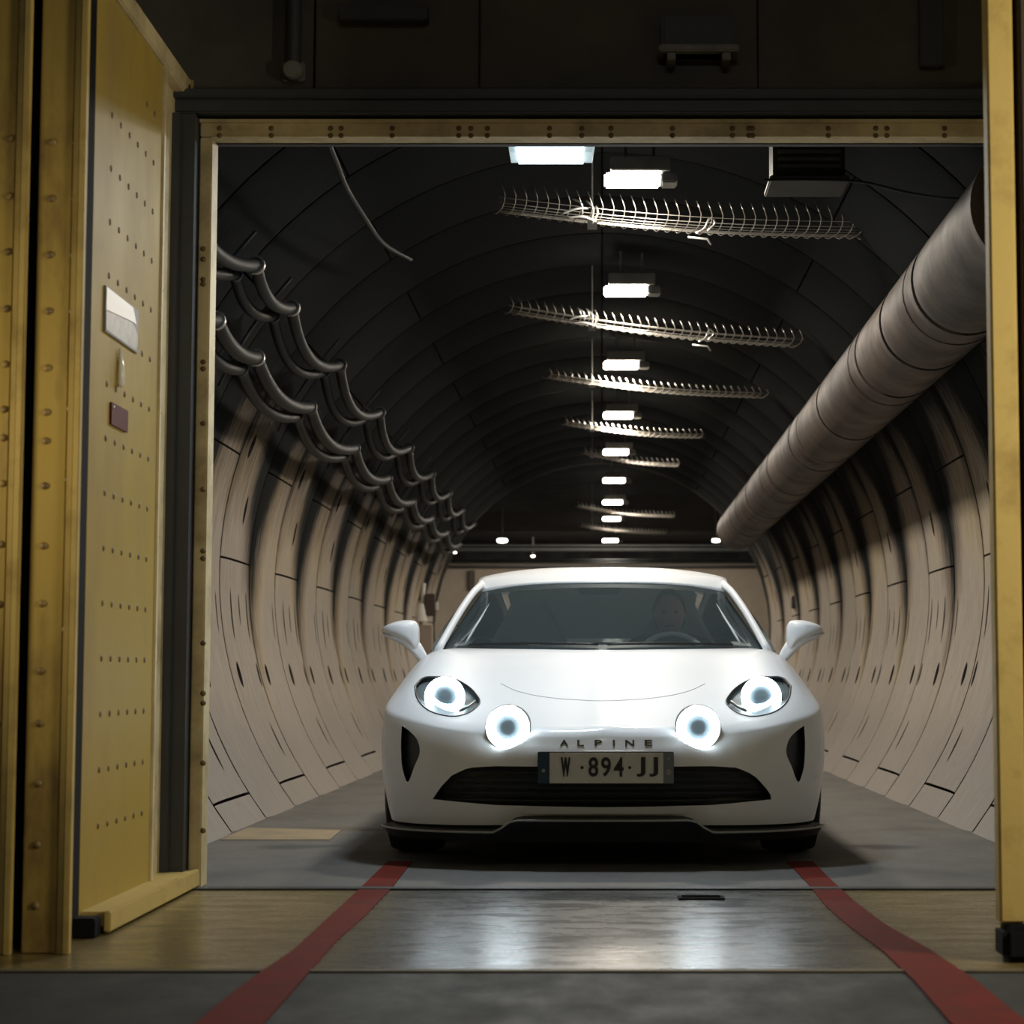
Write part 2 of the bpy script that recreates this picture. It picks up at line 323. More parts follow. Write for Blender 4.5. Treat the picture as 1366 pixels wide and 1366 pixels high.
# ------------------------------------------------------------------ tunnel lining
RT = 2.15; CZ = 1.31; PITCH = .97; Z0 = 11.47-4*PITCH; YB = 7.12; YE = Z0+PITCH*19
def pol(th, r, y): return Vector((r*math.cos(th), y, CZ+r*math.sin(th)))
def segment(th0, th1, pockets, Ly=PITCH):
    """one lining segment at y 0..Ly, angles in degrees, with sunken bolt pockets (th, half, y, halfwidth)"""
    g = .34; th0 += g/2; th1 -= g/2; gy = .014
    slots = sorted({p[2] for p in pockets}) or []
    rows = set(np.linspace(th0, th1, max(3, int((th1-th0)/3.2)+1)).round(3))
    for th, hf, y, wd in pockets:
        for k in (-1, -.72, -.3, .3, .72, 1): rows.add(round(th+k*hf, 3))
    rows = sorted(r for r in rows if th0-1e-6 <= r <= th1+1e-6)
    def R(y): return RT+.022*abs(2*y/Ly-1)**5
    def wid(th, y):
        b = 0
        for t, hf, yy, wd in pockets:
            if yy == y and abs(th-t) < hf-1e-6: b = max(b, wd*(1-((th-t)/hf)**2)**.6)
        return b
    edge = [gy, .03, .08]; edge2 = [Ly-.08, Ly-.03, Ly-gy]
    bm = bmesh.new(); vr = []
    for th in rows:
        r = []; ys = [('n', y) for y in edge]
        for y in slots:
            wv = wid(th, y); ys += [('a', y-wv, y, wv), ('b', y+wv, y, wv)]
        ys += [('n', y) for y in edge2]
        for e in ys: r.append((bm.verts.new(pol(math.radians(th), R(e[1]), e[1])), e))
        vr.append(r)
    def face(vs):
        u = []
        for v in vs:
            if not any((v.co-x.co).length < 1e-6 for x in u): u.append(v)
        if len(u) >= 3: bm.faces.new(u)
    for i in range(len(rows)-1):
        a, b = vr[i], vr[i+1]
        for j in range(len(a)-1):
            va, vb, vc, vd = a[j][0], a[j+1][0], b[j+1][0], b[j][0]
            if a[j][1][0] == 'a' and a[j+1][1][0] == 'b':
                y = a[j][1][2]; w0, w1 = a[j][1][3], b[j][1][3]
                if w0 > 0 or w1 > 0:
                    D = .045; t0, t1 = math.radians(rows[i]), math.radians(rows[i+1])
                    f = [bm.verts.new(pol(t0, RT+(D if w0 > 0 else .001), y-w0*.5)), bm.verts.new(pol(t0, RT+(D if w0 > 0 else .001), y+w0*.5)),
                         bm.verts.new(pol(t1, RT+(D if w1 > 0 else .001), y+w1*.5)), bm.verts.new(pol(t1, RT+(D if w1 > 0 else .001), y-w1*.5))]
                    for q in ((f[0], f[1], f[2], f[3]), (va, f[0], f[3], vd), (f[1], vb, vc, f[2])):
                        face(q)
                continue
            face((va, vb, vc, vd))
    # edges of the segment, going back to the soil side
    for i in range(len(rows)-1):
        for j, s_ in ((0, 1), (-1, -1)):
            a, b = vr[i][j][0], vr[i+1][j][0]; y = a.co.y
            c = bm.verts.new(pol(math.radians(rows[i+1]), RT+.09, y)); d = bm.verts.new(pol(math.radians(rows[i]), RT+.09, y)); face((a, b, c, d))
    for r, t in ((vr[0], rows[0]), (vr[-1], rows[-1])):
        for j in range(len(r)-1):
            a, b = r[j][0], r[j+1][0]
            c = bm.verts.new(pol(math.radians(t), RT+.09, b.co.y)); d = bm.verts.new(pol(math.radians(t), RT+.09, a.co.y)); face((a, b, c, d))
    bmesh.ops.remove_doubles(bm, verts=bm.verts[:], dist=1e-5)
    bmesh.ops.recalc_face_normals(bm, faces=bm.faces[:])
    deep = []
    for f in bm.faces: deep.append(1 if max(math.hypot(v.co.x, v.co.z-CZ) for v in f.verts) > RT+.035 else 0)
    mb = MB().bm(bm); mb.deep = deep; return mb
E1, E2, EM = .16, PITCH-.16, .5*PITCH
lens = [(-15.5, 2.1, E1, .042), (-15.5, 2.1, E2, .042)]
slots = [(-6.2, 4.2, E1+.07, .020), (-6.2, 4.2, E2-.07, .020), (-5.2, 2.6, EM, .016)]
low = [(-26.5, 3.0, EM+.1, .022)]
KEY = {'low': (-44, -33.2, []), 'mid': (-33.2, 2.4, lens+slots+low), 'upper': (2.4, 38, [(10.5, 2.4, EM, .035), (20, 2.0, E1, .042)]), 'crown': (38, 90, [])}
ALT = {'low': (-50, -44, []), 'mid': (-44, 18, [(-15.5, 1.9, E1, .038), (-6.2, 3.4, E2-.07, .016)]), 'upper': (18, 56, []), 'crown': (56, 90, [])}
def mirror(mb):
    m2 = MB(); m2.v = [(-v[0], v[1], v[2]) for v in mb.v]; m2.f = [f[::-1] for f in mb.f]; return m2
protos = {}
for nm, D in (('key', KEY), ('alt', ALT)):
    for k, (a, b, pk) in D.items():
        mb = segment(a, b, pk)
        for sd in (1, -1):
            me = bpy.data.meshes.new('lining_segment'); q = mb if sd == 1 else mirror(mb)
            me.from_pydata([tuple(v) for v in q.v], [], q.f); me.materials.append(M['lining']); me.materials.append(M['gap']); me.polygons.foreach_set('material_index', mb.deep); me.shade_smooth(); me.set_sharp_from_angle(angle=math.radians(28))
            protos[nm, k, sd] = me
bounds = [Z0+PITCH*i for i in range(20)]
for sd, wn in ((-1, 'wall_left'), (1, 'wall_right')):
    backing = MB()
    ths = [math.radians(-44+134*i/30) for i in range(31)]
    backing.grid([[Vector((sd*(RT+.1)*math.cos(t), y, CZ+(RT+.1)*math.sin(t))) for y in (YB, YE)] for t in ths], flip=(sd > 0))
    wl = struct(wn, backing, M['gap'], 'curved concrete lining on the %s side of the tunnel' % ('left' if sd < 0 else 'right'), origin=(0, 0, 0))
    first = [(YB+.005, (Z0-YB)/PITCH, 0)]
    for i in range(19): first.append((bounds[i], 1, i+1))
    for y, sc, i in first:
        # left key rings start at 11.47 (i=5); the right side is staggered by one ring
        key = ((i-5) % 2 == 0) if sd < 0 else ((i-5) % 2 == 1)
        for k in ('low', 'mid', 'upper', 'crown'):
            o = bpy.data.objects.new('lining_segment', protos['key' if key else 'alt', k, sd]); COL.objects.link(o)
            o.parent = wl; o.location = (0, y, 0); o.scale = (1, sc, 1)
# chamber beyond the tunnel
XC, YC1, HC = 3.6, 43.0, 3.55
struct('wall_chamber', MB().box((-XC-.1, YE, -.1), (-XC, YC1, HC)).box((XC, YE, -.1), (XC+.1, YC1, HC)), M['roomwall'], 'dark side walls of the chamber beyond the tunnel')
struct('wall_end', MB().box((-XC, YC1, -.1), (XC, YC1+.15, HC)), M['endwall'], 'beige end wall far behind the car')
zh = at(803, 752, YC1-.1).z
struct('trim_3', MB().box((-XC, YC1-.12, zh), (XC, YC1-.005, HC), .01), M['vault'], 'dark upper band of the end wall')
struct('ceiling', MB().box((-XC-.1, YE, HC), (XC+.1, YC1+.1, HC+.1)), M['vault'], 'dark ceiling of the far chamber')
annul = MB()
for i in range(32):
    t0, t1 = [math.radians(-38+256*q/32) for q in (i, i+1)]
    P = [Vector((RT*math.cos(t), YE, CZ+RT*math.sin(t))) for t in (t0, t1)]
    Q = [Vector((4.2*math.cos(t), YE, CZ+4.2*math.sin(t))) for t in (t0, t1)]
    annul.add([P[0], P[1], Q[1], Q[0]], [(0, 1, 2, 3)])
struct('trim_1', annul, M['roomwall'], 'bulkhead around the far mouth of the tunnel lining')
# ------------------------------------------------------------------ floor
struct('floor', MB().box((-2.4, 7.0, -.15), (2.4, YE, 0)).box((-XC, YE, -.15), (XC, YC1, 0)), M['floor'], 'grey concrete tunnel floor')
YT0 = at(803, 1296, 5).y; YT0 = depth_for(1296, -EYE)
struct('floor_threshold', MB().box((-3.2, YT0, -.15), (3.2, 7.0, 0)), M['threshold'], 'worn yellow threshold of the steel doorway')
struct('floor_room', MB().box((-3.2, -4, -.15), (3.2, YT0, -.002)), M['floorroom'], 'grey floor in front of the doorway')
struct('trim_2', MB().box((-1.9, 6.93, 0), (1.9, 7.0, .006), .002), M['darksteel'], 'dark steel sill strip across the floor')
tag(obj('threshold_edge', MB().box((-2.6, YT0-.01, -.001), (2.6, YT0+.025, .003), .001), M['edge_line']), 'thin pale yellow edge line across the floor in front of the threshold', 'floor marking')
tag(obj('drain_cover', MB().box((.245, 6.63, 0), (.40, 6.72, .006), .003).box((.26, 6.655, .006), (.385, 6.66, .010)).box((.26, 6.69, .006), (.385, 6.695, .010)), M['black']), 'small black slot cover in the floor before the car', 'drain')
def floor_strip(L, R_, name, label, m, z=.004, grp=None):
    n = len(L); mb = MB(); V = [(p[0], p[1], z) for p in L]+[(p[0], p[1], z) for p in R_]+[(p[0], p[1], .0005) for p in L]+[(p[0], p[1], .0005) for p in R_]
    Fc = [(i, i+1, n+i+1, n+i) for i in range(n-1)]+[(2*n+i, 2*n+i+1, i+1, i) for i in range(n-1)]+[(n+i, n+i+1, 3*n+i+1, 3*n+i) for i in range(n-1)]
    Fc += [(0, n, 3*n, 2*n), (n-1, 2*n+n-1, 3*n+n-1, 2*n-1)]
    mb.add(V, Fc); return tag(fixn(obj(name, mb, m)), label, 'floor marking', grp)
def fl(px, py): p = at(px, py, depth_for(py, -EYE)); return (p.x, p.y)
LL = [fl(*p) for p in ((517,1150),(470,1196),(430,1233),(390,1270),(345,1300),(305,1330),(262,1366),(200,1420),(60,1540))]
LR = [fl(*p) for p in ((550,1150),(522,1186),(488,1222),(450,1255),(410,1300),(380,1335),(352,1366),(300,1420),(170,1540))]
floor_strip(LL, LR, 'painted_line', 'red line painted on the floor, left of the car', M['red'])
RL = [fl(*p) for p in ((1050,1150),(1078,1180),(1100,1208),(1130,1235),(1180,1272),(1220,1310),(1268,1366),(1330,1420),(1470,1540))]
RR = [fl(*p) for p in ((1084,1150),(1112,1178),(1138,1202),(1180,1234),(1240,1268),(1300,1308),(1366,1362),(1430,1415),(1590,1540))]
floor_strip(RL, RR, 'painted_line', 'red line painted on the floor, right of the car and bending outwards', M['red'])
a, b = fl(262,1105), fl(455,1108); c, d = fl(440,1121), fl(262,1121); a = (-1.69, a[1]); d = (-1.69, d[1])
floor_strip([a, b], [d, c], 'painted_stripe', 'short pale yellow stripe across the floor beside the left wall', M['paintstripe'])  # paler, yellower strip of the floor
# ------------------------------------------------------------------ camera-side room
struct('wall_left_room', MB().box((-3.3, -4, 0), (-3.2, 7.1, 4)), M['roomwall'], 'dark left wall of the front room')
struct('wall_right_room', MB().box((3.2, -4, 0), (3.3, 7.1, 4)), M['roomwall'], 'dark right wall of the front room')
struct('wall_back', MB().box((-3.3, -4.1, 0), (3.3, -4, 4)), M['roomwall'], 'dark back wall of the front room')
struct('ceiling_room', MB().box((-3.3, -4.1, 4), (3.3, 7.1, 4.1)), M['roomwall'], 'dark ceiling of the front room')
# bulkhead round the doorway
YF = 7.05
zt0 = at(803, 187, YF).z; zt1 = at(803, 165, YF).z; xl0 = at(279, 700, YF).x; xl1 = at(262, 700, YF).x; XR = -xl0
XJ = at(240, 700, YF).x
bk = sempty('wall_front', 'dark steel bulkhead around the tunnel doorway', (0, YF, 0))
for s_ in (-1, 1):
    obj('side_plate', MB().box((s_*3.2, YF, 0), (s_*(abs(xl1)-.002), YF+.08, zt0), .004), M['darksteel'], bk)
xs = [-3.2, at(420, 60, YF).x, at(640, 60, YF).x, at(1010, 60, YF).x, 3.2]
for i in range(4):
    obj('steel_plate', MB().box((xs[i]+.004, YF-.012, at(803, 120, YF).z), (xs[i+1]-.004, YF+.05, 4.0), .004), M['olive'], bk)
obj('backing_plate', MB().box((-3.2, YF+.04, zt0), (3.2, YF+.09, 4)), M['darksteel'], bk)
bz0, bz1 = zt1+.002, at(803, 121, YF-.1).z
dbm = MB().box((-1.62, YF-.10, bz0+.01), (1.62, YF-.0, bz1), .006).box((-1.62, YF-.13, bz1-.03), (1.62, YF-.10, bz1), .004)
tag(obj('lintel_beam', dbm, M['darksteel']), 'dark steel beam spanning above the yellow door header', 'beam')
fr = thing('door_frame', 'yellow riveted steel frame lining the tunnel doorway', 'door frame', (0, YF, 0))
obj('header', MB().box((xl1, YF-.05, zt0), (-xl1, YF+.06, zt1), .004).box((xl1, YF-.06, zt1-.012), (-xl1, YF-.05, zt1)), M['yellow_dull'], fr)
def put_rivets(host, pts, nrm, r=.009, m=None, h=None):
    base = None
    for p in pts:
        if base is None:
            base = obj('rivet', MB().dome((0,0,0), nrm, r, h), m or M['rust'], None, smooth=True, origin=(0,0,0)); base.parent = host; base.location = Vector(p)-wloc(host)
        else: copy_part(base, host, Vector(p)-wloc(host))
for px in (293, 362, 441, 455, 523, 612, 628, 650, 733, 776, 815, 897, 977, 999, 1004, 1105, 1168, 1183, 1260):
    c = at(px, 176, YF-.05)
    put_rivets(fr, [c+Vector((0,0,.013)), c+Vector((0,0,-.013))], (0,-1,0), .010)
for s_ in (-1, 1):
    obj('jamb', MB().box((s_*abs(xl0), YF-.05, 0), (s_*abs(xl1), YF+.06, zt0-.003), .004), M['yellow_dull'], fr)
    pts = []
    for py in (332, 346, 373, 379, 483, 492, 565, 653, 735, 745, 858, 925, 938, 1018, 1108):
        c = at(271, py, YF-.05); pts.append(Vector((s_*abs(c.x), c.y, c.z)))
    put_rivets(fr, pts, (0,-1,0), .010)
    tag(obj('jamb_channel', MB().box((s_*(abs(xl1)+.003), YF-.12, 0), (s_*(abs(xl1)+.05), YF-.002, bz0)).box((s_*(abs(xl1)+.05), YF-.14, 0), (s_*(abs(xl1)+.085), YF-.002, bz0), .004), M['darksteel']), 'black steel channel upright on the %s of the doorway' % ('left' if s_ < 0 else 'right'), 'door channel')
# small things on the bulkhead above the door
c0, c1 = at(378, 10, YF-.02), at(408, 92, YF-.02)
pipe = thing('cable_conduit', 'dark vertical conduit ending in a round fitting above the doorway', 'conduit', (c0.x, YF-.02, c1.z-.05))
xm = (c0.x+c1.x)/2
obj('tube', MB().tube([(xm, YF-.045, 3.6), (xm, YF-.045, c1.z)], .028, 14), M['darksteel'], pipe, smooth=True, sharp=40)
obj('fitting', MB().lathe([(.0,-.03),(.03,-.03),(.036,-.02),(.036,.02)], (xm, YF-.045, at(395,100,YF).z), 'y', 18).box((xm-.04, YF-.035, at(395,112,YF).z), (xm+.04, YF-.012, at(395,86,YF).z), .004), M['greypaint'], pipe)
q0, q1 = at(455, 12, YF-.03), at(572, 32, YF-.03)
tag(obj('cable_tray', MB().box((q0.x, YF-.08, q1.z), (q1.x, YF-.012, q0.z), .004), M['darksteel']), 'short dark horizontal tray at the top edge, right of the conduit', 'tray')
q0, q1 = at(882, 18, YF-.1), at(982, 82, YF-.1)
jb = thing('bulkhead_lamp', 'unlit grey lamp housing on the bulkhead above the doorway', 'lamp', ((q0.x+q1.x)/2, YF-.02, q1.z))
obj('housing', MB().box((q0.x, YF-.10, q1.z+.03), (q1.x, YF-.013, q0.z), .012), M['darksteel'], jb)
obj('lip', MB().box((q0.x-.01, YF-.13, q1.z+.03), (q1.x+.01, YF-.013, q1.z+.055), .005), M['greypaint'], jb)
for x_ in (q0.x+.02, q1.x-.05): obj('hinge', MB().box((x_, YF-.12, q1.z), (x_+.03, YF-.02, q1.z+.028), .004), M['greypaint'], jb)
q0, q1 = at(1225, 12, YF-.02), at(1258, 92, YF-.02)
tag(obj('hanging_strap', MB().box((q0.x, YF-.05, q1.z), (q1.x, YF-.013, 3.6), .004), M['darksteel']), 'dark flat strap hanging down beside the right yellow door edge', 'strap')
# ------------------------------------------------------------------ left door leaf, folded open along the passage
XLF = -1.466
leaf = thing('steel_door', 'yellow riveted steel door leaf standing open on the left', 'door', (-1.55, 6.4, 0))
ltop = at(243, 118, 7.12).z
obj('panel', MB().box((-1.58, 5.74, .05), (XLF, 6.62, ltop-.07), .004), M['yellow_gloss'], leaf)
obj('edge_channel', MB().box((-1.58, 6.62, .05), (XLF-.03, 7.01, ltop-.02)).box((-1.58, 6.62, .05), (XLF+.008, 6.65, ltop-.02), .004).box((-1.58, 6.97, .05), (XLF+.012, 7.01, ltop-.02), .004), M['yellow_dull'], leaf)
obj('edge_angle', MB().box((XLF-.02, 7.012, .05), (XLF+.02, 7.026, ltop), .002), M['yellow_edge'], leaf)
obj('top_channel', MB().box((-1.60, 5.74, ltop-.07), (XLF+.012, 7.01, ltop), .005), M['yellow_dull'], leaf)
obj('bottom_ledge', MB().box((-1.60, 5.76, .02), (XLF+.085, 7.01, .062), .004).box((XLF+.070, 5.74, .008), (XLF+.09, 7.01, .066), .004), M['yellow_edge'], leaf)
pts = []
zr = at(137, 154, 5.94).z
k = 0
while zr-.162*k > .15:
    z = zr-.162*k
    for j in range(6): pts.append((XLF, 5.94+.112*j, z))
    k += 1
put_rivets(leaf, [(XLF, 6.388, zr+.162), (XLF, 6.5, zr+.162)]+pts, (1,0,0), .011, M['rust'], .004)
put_rivets(leaf, [(XLF-.03, 6.80, .35+.42*i) for i in range(6)], (1,0,0), .011, M['rust'], .005)
def wallpt(px, py, X=XLF):                    # point of the leaf's face seen at the pixel
    lo, hi = 4.0, 9.0
    for _ in range(40):
        m_ = (lo+hi)/2
        if at(px, py, m_).x < X: hi = m_
        else: lo = m_
    return at(px, py, (lo+hi)/2)
def leafplate(P, th=.006):
    a_, b_ = [Vector(p) for p in P], [Vector(p)+Vector((th,0,0)) for p in P]; n = len(P)
    return MB().add(a_+b_, [tuple(range(n))[::-1], tuple(range(n, 2*n))]+[(i, (i+1) % n, n+(i+1) % n, n+i) for i in range(n)])
sg = thing('notice_plate', 'square notice on the open left door, white top and grey picture below', 'sign', wallpt(160, 455))
y0_, y1_ = wallpt(138, 400).y, wallpt(182, 420).y; zT, zM, zB = wallpt(138, 380).z, wallpt(138, 408).z, wallpt(138, 442).z
def rect(y0, y1, z0, z1, x=XLF+.001): return [(x, y0, z0), (x, y1, z0), (x, y1, z1), (x, y0, z1)]
fixn(obj('board', leafplate(rect(y0_, y1_, zB, zT)), M['greypaint'], sg))
fixn(obj('white_field', leafplate([(XLF+.0075, y0_+.004, zM-.01), (XLF+.0075, y0_+(y1_-y0_)*.8, zM+.012), (XLF+.0075, y1_-.03, zT-.05), (XLF+.0075, y1_-.08, zT-.004), (XLF+.0075, y0_+.004, zT-.004)], .001), M['signw'], sg))  # glare on the notice painted as a white patch
fixn(obj('grey_field', leafplate([(XLF+.0075, y0_+.004, zB+.004), (XLF+.0075, y1_-.03, zB+.004), (XLF+.0075, y1_-.01, zT-.08), (XLF+.0075, y0_+(y1_-y0_)*.8, zM+.008), (XLF+.0075, y0_+.004, zM-.014)], .001), M['signg'], sg))
ya, yb = wallpt(146, 550).y, wallpt(168, 560).y; za, zb_ = wallpt(146, 566).z, wallpt(146, 536).z
sg = thing('small_plate', 'small dark red plate on the open left door, below the notice', 'sign', (XLF, (ya+yb)/2, za))
fixn(obj('plate', leafplate(rect(ya, yb, za, zb_)), M['redplate'], sg))
obj('screw', MB().dome((XLF+.007, ya+.02, zb_-.012), (1,0,0), .006), M['clamp'], sg, smooth=True)
pr = wallpt(157, 492)  # white piece modelled in place of a glint on the door
tag(obj('reflector', MB().tube([pr+Vector((.006,0,-.055)), pr+Vector((.010,0,-.045)), pr+Vector((.010,0,0)), pr+Vector((.006,0,.062))], [.008,.013,.011,.003], 10), M['refl'], smooth=True), 'slim white upright reflector between the two plates on the door', 'reflector')
# ------------------------------------------------------------------ left riveted posts
def post(px0, px1, Y, label, rcols, rows, top=3.95, m='yellow', dy=.09):
    b0, b1 = at(px0, 903, Y).x, at(px1, 903, Y).x
    t = thing('steel_post', label, 'post', ((b0+b1)/2, Y, 0))
    fw = .018
    obj('face_plate', MB().box((b0, Y, 0.0), (b1-fw*2, Y+dy, top), .004), M[m], t)
    obj('edge_angle', MB().box((b1-fw*2+.002, Y-.008, 0), (b1-fw, Y+.03, top), .002).box((b1-fw+.001, Y-.016, 0), (b1, Y+.012, top), .002), M['yellow_edge'], t)
    P = []
    for px, r_ in zip(rcols, rows):
        xx = at(px, 903, Y).x
        for py in r_: P.append((xx, Y, at(px, py, Y).z))
    put_rivets(t, P, (0,-1,0), .011, M['rivet'], .007)
    return t
R2 = (190, 265, 340, 415, 491, 550, 588, 648, 728, 805, 895, 965, 1045, 1127, 1208)
post(36, 101, 5.35, 'yellow riveted steel post standing against the open left door', (54, 86), (R2, R2[:4]+(545, 640, 840)))
post(-60, 23, 5.34, 'yellow riveted steel post at the far left edge', (-3,), ((185, 262, 336, 412, 486, 546, 584, 645, 726, 806, 966, 1125),))
tag(obj('door_seal', MB().box((at(20,903,5.45).x, 5.445, 0), (at(44,903,5.45).x, 5.50, 3.9)), M['black']), 'black gap seal between the two left posts', 'seal')  # black box put in to make the gap dark
tag(obj('door_seal', MB().box((at(99,903,5.6).x-.03, 5.51, 0), (at(111,903,5.72).x, 5.72, 3.9)).box((-1.56, 5.66, .0), (-1.40, 5.735, .055), .004), M['black']), 'black seal between the riveted post and the open door leaf', 'seal')  # another black box darkening a gap, with the low block at its foot
# ------------------------------------------------------------------ right door leaf
rt = thing('steel_door', 'yellow steel door leaf at the right edge, seen end on', 'door', (1.05, 5.2, 0))
xa, xb = at(1326, 700, 5.2).x, at(1362, 700, 5.2).x
def slab(x0, y0, x1, y1, wdt, z0, z1):
    return MB().add([(x0,y0,z0),(x0+wdt,y0,z0),(x1+wdt,y1,z0),(x1,y1,z0),(x0,y0,z1),(x0+wdt,y0,z1),(x1+wdt,y1,z1),(x1,y1,z1)], [(0,3,2,1),(4,5,6,7),(0,1,5,4),(1,2,6,5),(2,3,7,6),(3,0,4,7)])
zf = at(1340, 1232, 5.2).z
obj('panel', slab(xa+.012, 5.26, 1.50, 6.90, .05, .05, 3.9), M['yellow_dull'], rt)
obj('end_plate', MB().box((xa, 5.2, zf), (xb, 5.262, 3.95), .006), M['yellow_edge'], rt)
obj('foot', MB().box((at(1338,1250,5.18).x, 5.17, 0.0), (at(1400,1250,5.18).x, 5.30, zf-.002), .018), M['black'], rt)
tag(obj('steel_stanchion', MB().box((xb+.02, 5.215, 0), (xb+.34, 5.30, 3.95), .006), mat('brown_steel', (.05,.032,.022), .6, bump=.2)), 'dark brown upright steel stanchion beside the right door edge', 'post')
struct('wall_partition', MB().box((xb+.36, 5.22, 0), (3.2, 5.34, 4)), M['roomwall'], 'dark partition wall outside the right edge of the doorway')  # unseen wall added to keep the right-hand light off the car
# ------------------------------------------------------------------ tunnel lights
HL = at(845, 240, 10.0).z-EYE
def ceiling_light(Y, label, grp, scale=1.0, dx=0, power=26, z=None):
    x0 = at(803, 240, Y).x+.012+dx; zz = (z if z else EYE+HL)
    t = thing('ceiling_light', label, 'light', (x0+.18, Y, zz), grp)
    obj('diffuser', MB().box((x0, Y-.07, zz-.028), (x0+.28, Y+.07, zz+.022), .010), M['diff'], t)
    obj('end_cap', MB().box((x0+.283, Y-.07, zz-.028), (x0+.365, Y+.07, zz+.024), .008), M['greypaint'], t)
    obj('housing', MB().box((x0+.03, Y-.10, zz+.026), (x0+.33, Y+.10, zz+.10), .006).box((x0+.10, Y-.02, zz+.10), (x0+.115, Y+.0, zz+.30)).box((x0+.24, Y-.02, zz+.10), (x0+.255, Y+.0, zz+.30)), M['greypaint'], t)
    a_ = area('ceiling_light_glow', (x0+.14, Y, zz-.05), (0, 0, 0), .28, .28, power, (1,.90,.76))
    return t
ords = ['nearest', 'second', 'third', 'fourth', 'fifth', 'sixth', 'seventh', 'eighth', 'last and farthest']
LY = [depth_for(py, HL) for py in (240, 388, 487, 554, 603, 641, 670, 692, 721)]
for i, Y in enumerate(LY):
    ceiling_light(Y, '%s of the warm box lights in the row along the tunnel vault' % ords[i], 'box lights along the vault', power=54)
p0, p1 = at(676, 211, 7.75), at(794, 174, 7.75)
cl = thing('ceiling_light', 'bluish white box light hanging just behind the yellow door header', 'light', ((p0.x+p1.x)/2, 7.75, p0.z))
def lensbox(x0, x1, y0, y1, z0, z1, ins):
    return MB().add([(x0+ins,y0+ins,z0),(x1-ins,y0+ins,z0),(x1-ins,y1-ins,z0),(x0+ins,y1-ins,z0),(x0,y0,z1),(x1,y0,z1),(x1,y1,z1),(x0,y1,z1)], [(0,3,2,1),(4,5,6,7),(0,1,5,4),(1,2,6,5),(2,3,7,6),(3,0,4,7)])
obj('diffuser', lensbox(p0.x+.025, p1.x-.03, 7.68, 7.86, p0.z, p1.z-.022, .018), M['diffc'], cl)
obj('rim', lensbox(p0.x, p1.x, 7.69, 7.88, p0.z+.012, p1.z-.018, .012), mat('lamp_rim_cool', (.6,.68,.7), .4, emis=(.6,.8,.85), es=.5), cl)
obj('housing', MB().box((p0.x+.01, 7.67, p1.z-.016), (p1.x-.01, 7.88, p1.z+.06), .006), M['greypaint'], cl)
for x_ in (p0.x+.07, p1.x-.085): obj('clip', MB().box((x_, 7.655, p1.z-.03), (x_+.015, 7.67, p1.z+.0)), M['black'], cl)
obj('hanger', MB().box((p0.x+.06, 7.75, p1.z+.06), (p0.x+.075, 7.77, 3.40)).box((p1.x-.075, 7.75, p1.z+.06), (p1.x-.06, 7.77, 3.40)), M['greypaint'], cl)
area('cool_light_glow', ((p0.x+p1.x)/2, 7.78, p0.z-.012), (0,0,0), .30, .16, 38, (.78,.90,1))
# small far lamps
for px, py, Y, lb in ((670,721,34,'small white lamp in the far chamber, left of the light row'), (955,721,34,'small white lamp at the far end, beside the lower end of the duct'),
                      (961,707,31,'tiny white lamp just above the one beside the duct end'), (711,742,41,'tiny round lamp low on the far beam, left of the car roof'),
                      (607,737,25.0,'tiny white lamp at the far end below the hanging cables')):
    p = at(px, py, Y); r = {670:.09,955:.07,961:.045,711:.04,607:.022}[px]
    t = thing('small_lamp', lb, 'light', p+Vector((0,0,-r*.5)))
    obj('glass', MB().lathe([(r*.2,-r*.45),(r*.8,-r*.3),(r,0),(r*.8,r*.3)], p, 'z', 14), M['bulb'], t, smooth=True)
    obj('holder', MB().lathe([(r*.75,r*.31),(r*.5,r*.6),(.012,r*.62),(.012, HC-p.z if Y > YE+.1 else .12)], p, 'z', 12), M['greypaint'], t)
area('chamber_light', (0, 38.5, 3.2), (math.radians(25), 0, 0), 4, .4, 230, (1,.91,.78))
# beams at the far end
for (Y, ya_, yb_, lb, m) in ((27.5, 727, 735, 'grey beam crossing the far chamber, upper one', 'beam'), (37, 746, 751, 'grey beam across the far end, above the pipe', 'beam'), (42.6, 753.5, 756.5, 'thin grey pipe along the top of the end wall', 'beam')):
    a_, b_ = at(803, ya_, Y), at(803, yb_, Y)
    if Y > 42: mb = MB().tube([(-XC+.02, Y, (a_.z+b_.z)/2), (XC-.02, Y, (a_.z+b_.z)/2)], (a_.z-b_.z)/2, 12)
    else: mb = MB().box((-XC, Y, b_.z), (XC, Y+.08, a_.z), .01).box((-XC, Y-.06, b_.z), (XC, Y+.14, b_.z+.02), .004).box((-XC, Y-.06, a_.z-.02), (XC, Y+.14, a_.z), .004)
    tag(obj('cross_beam' if Y < 42 else 'pipe', mb, M[m], smooth=Y > 42), lb, 'beam' if Y < 42 else 'pipe')
p = at(626, 775, 42); tag(obj('steel_bracket', MB().box((p.x-.07, 42.86, at(626,785,42).z), (p.x+.06, 42.95, at(626,758,42).z), .01), M['brown']), 'dark square bracket hanging from the pipe on the end wall', 'bracket')
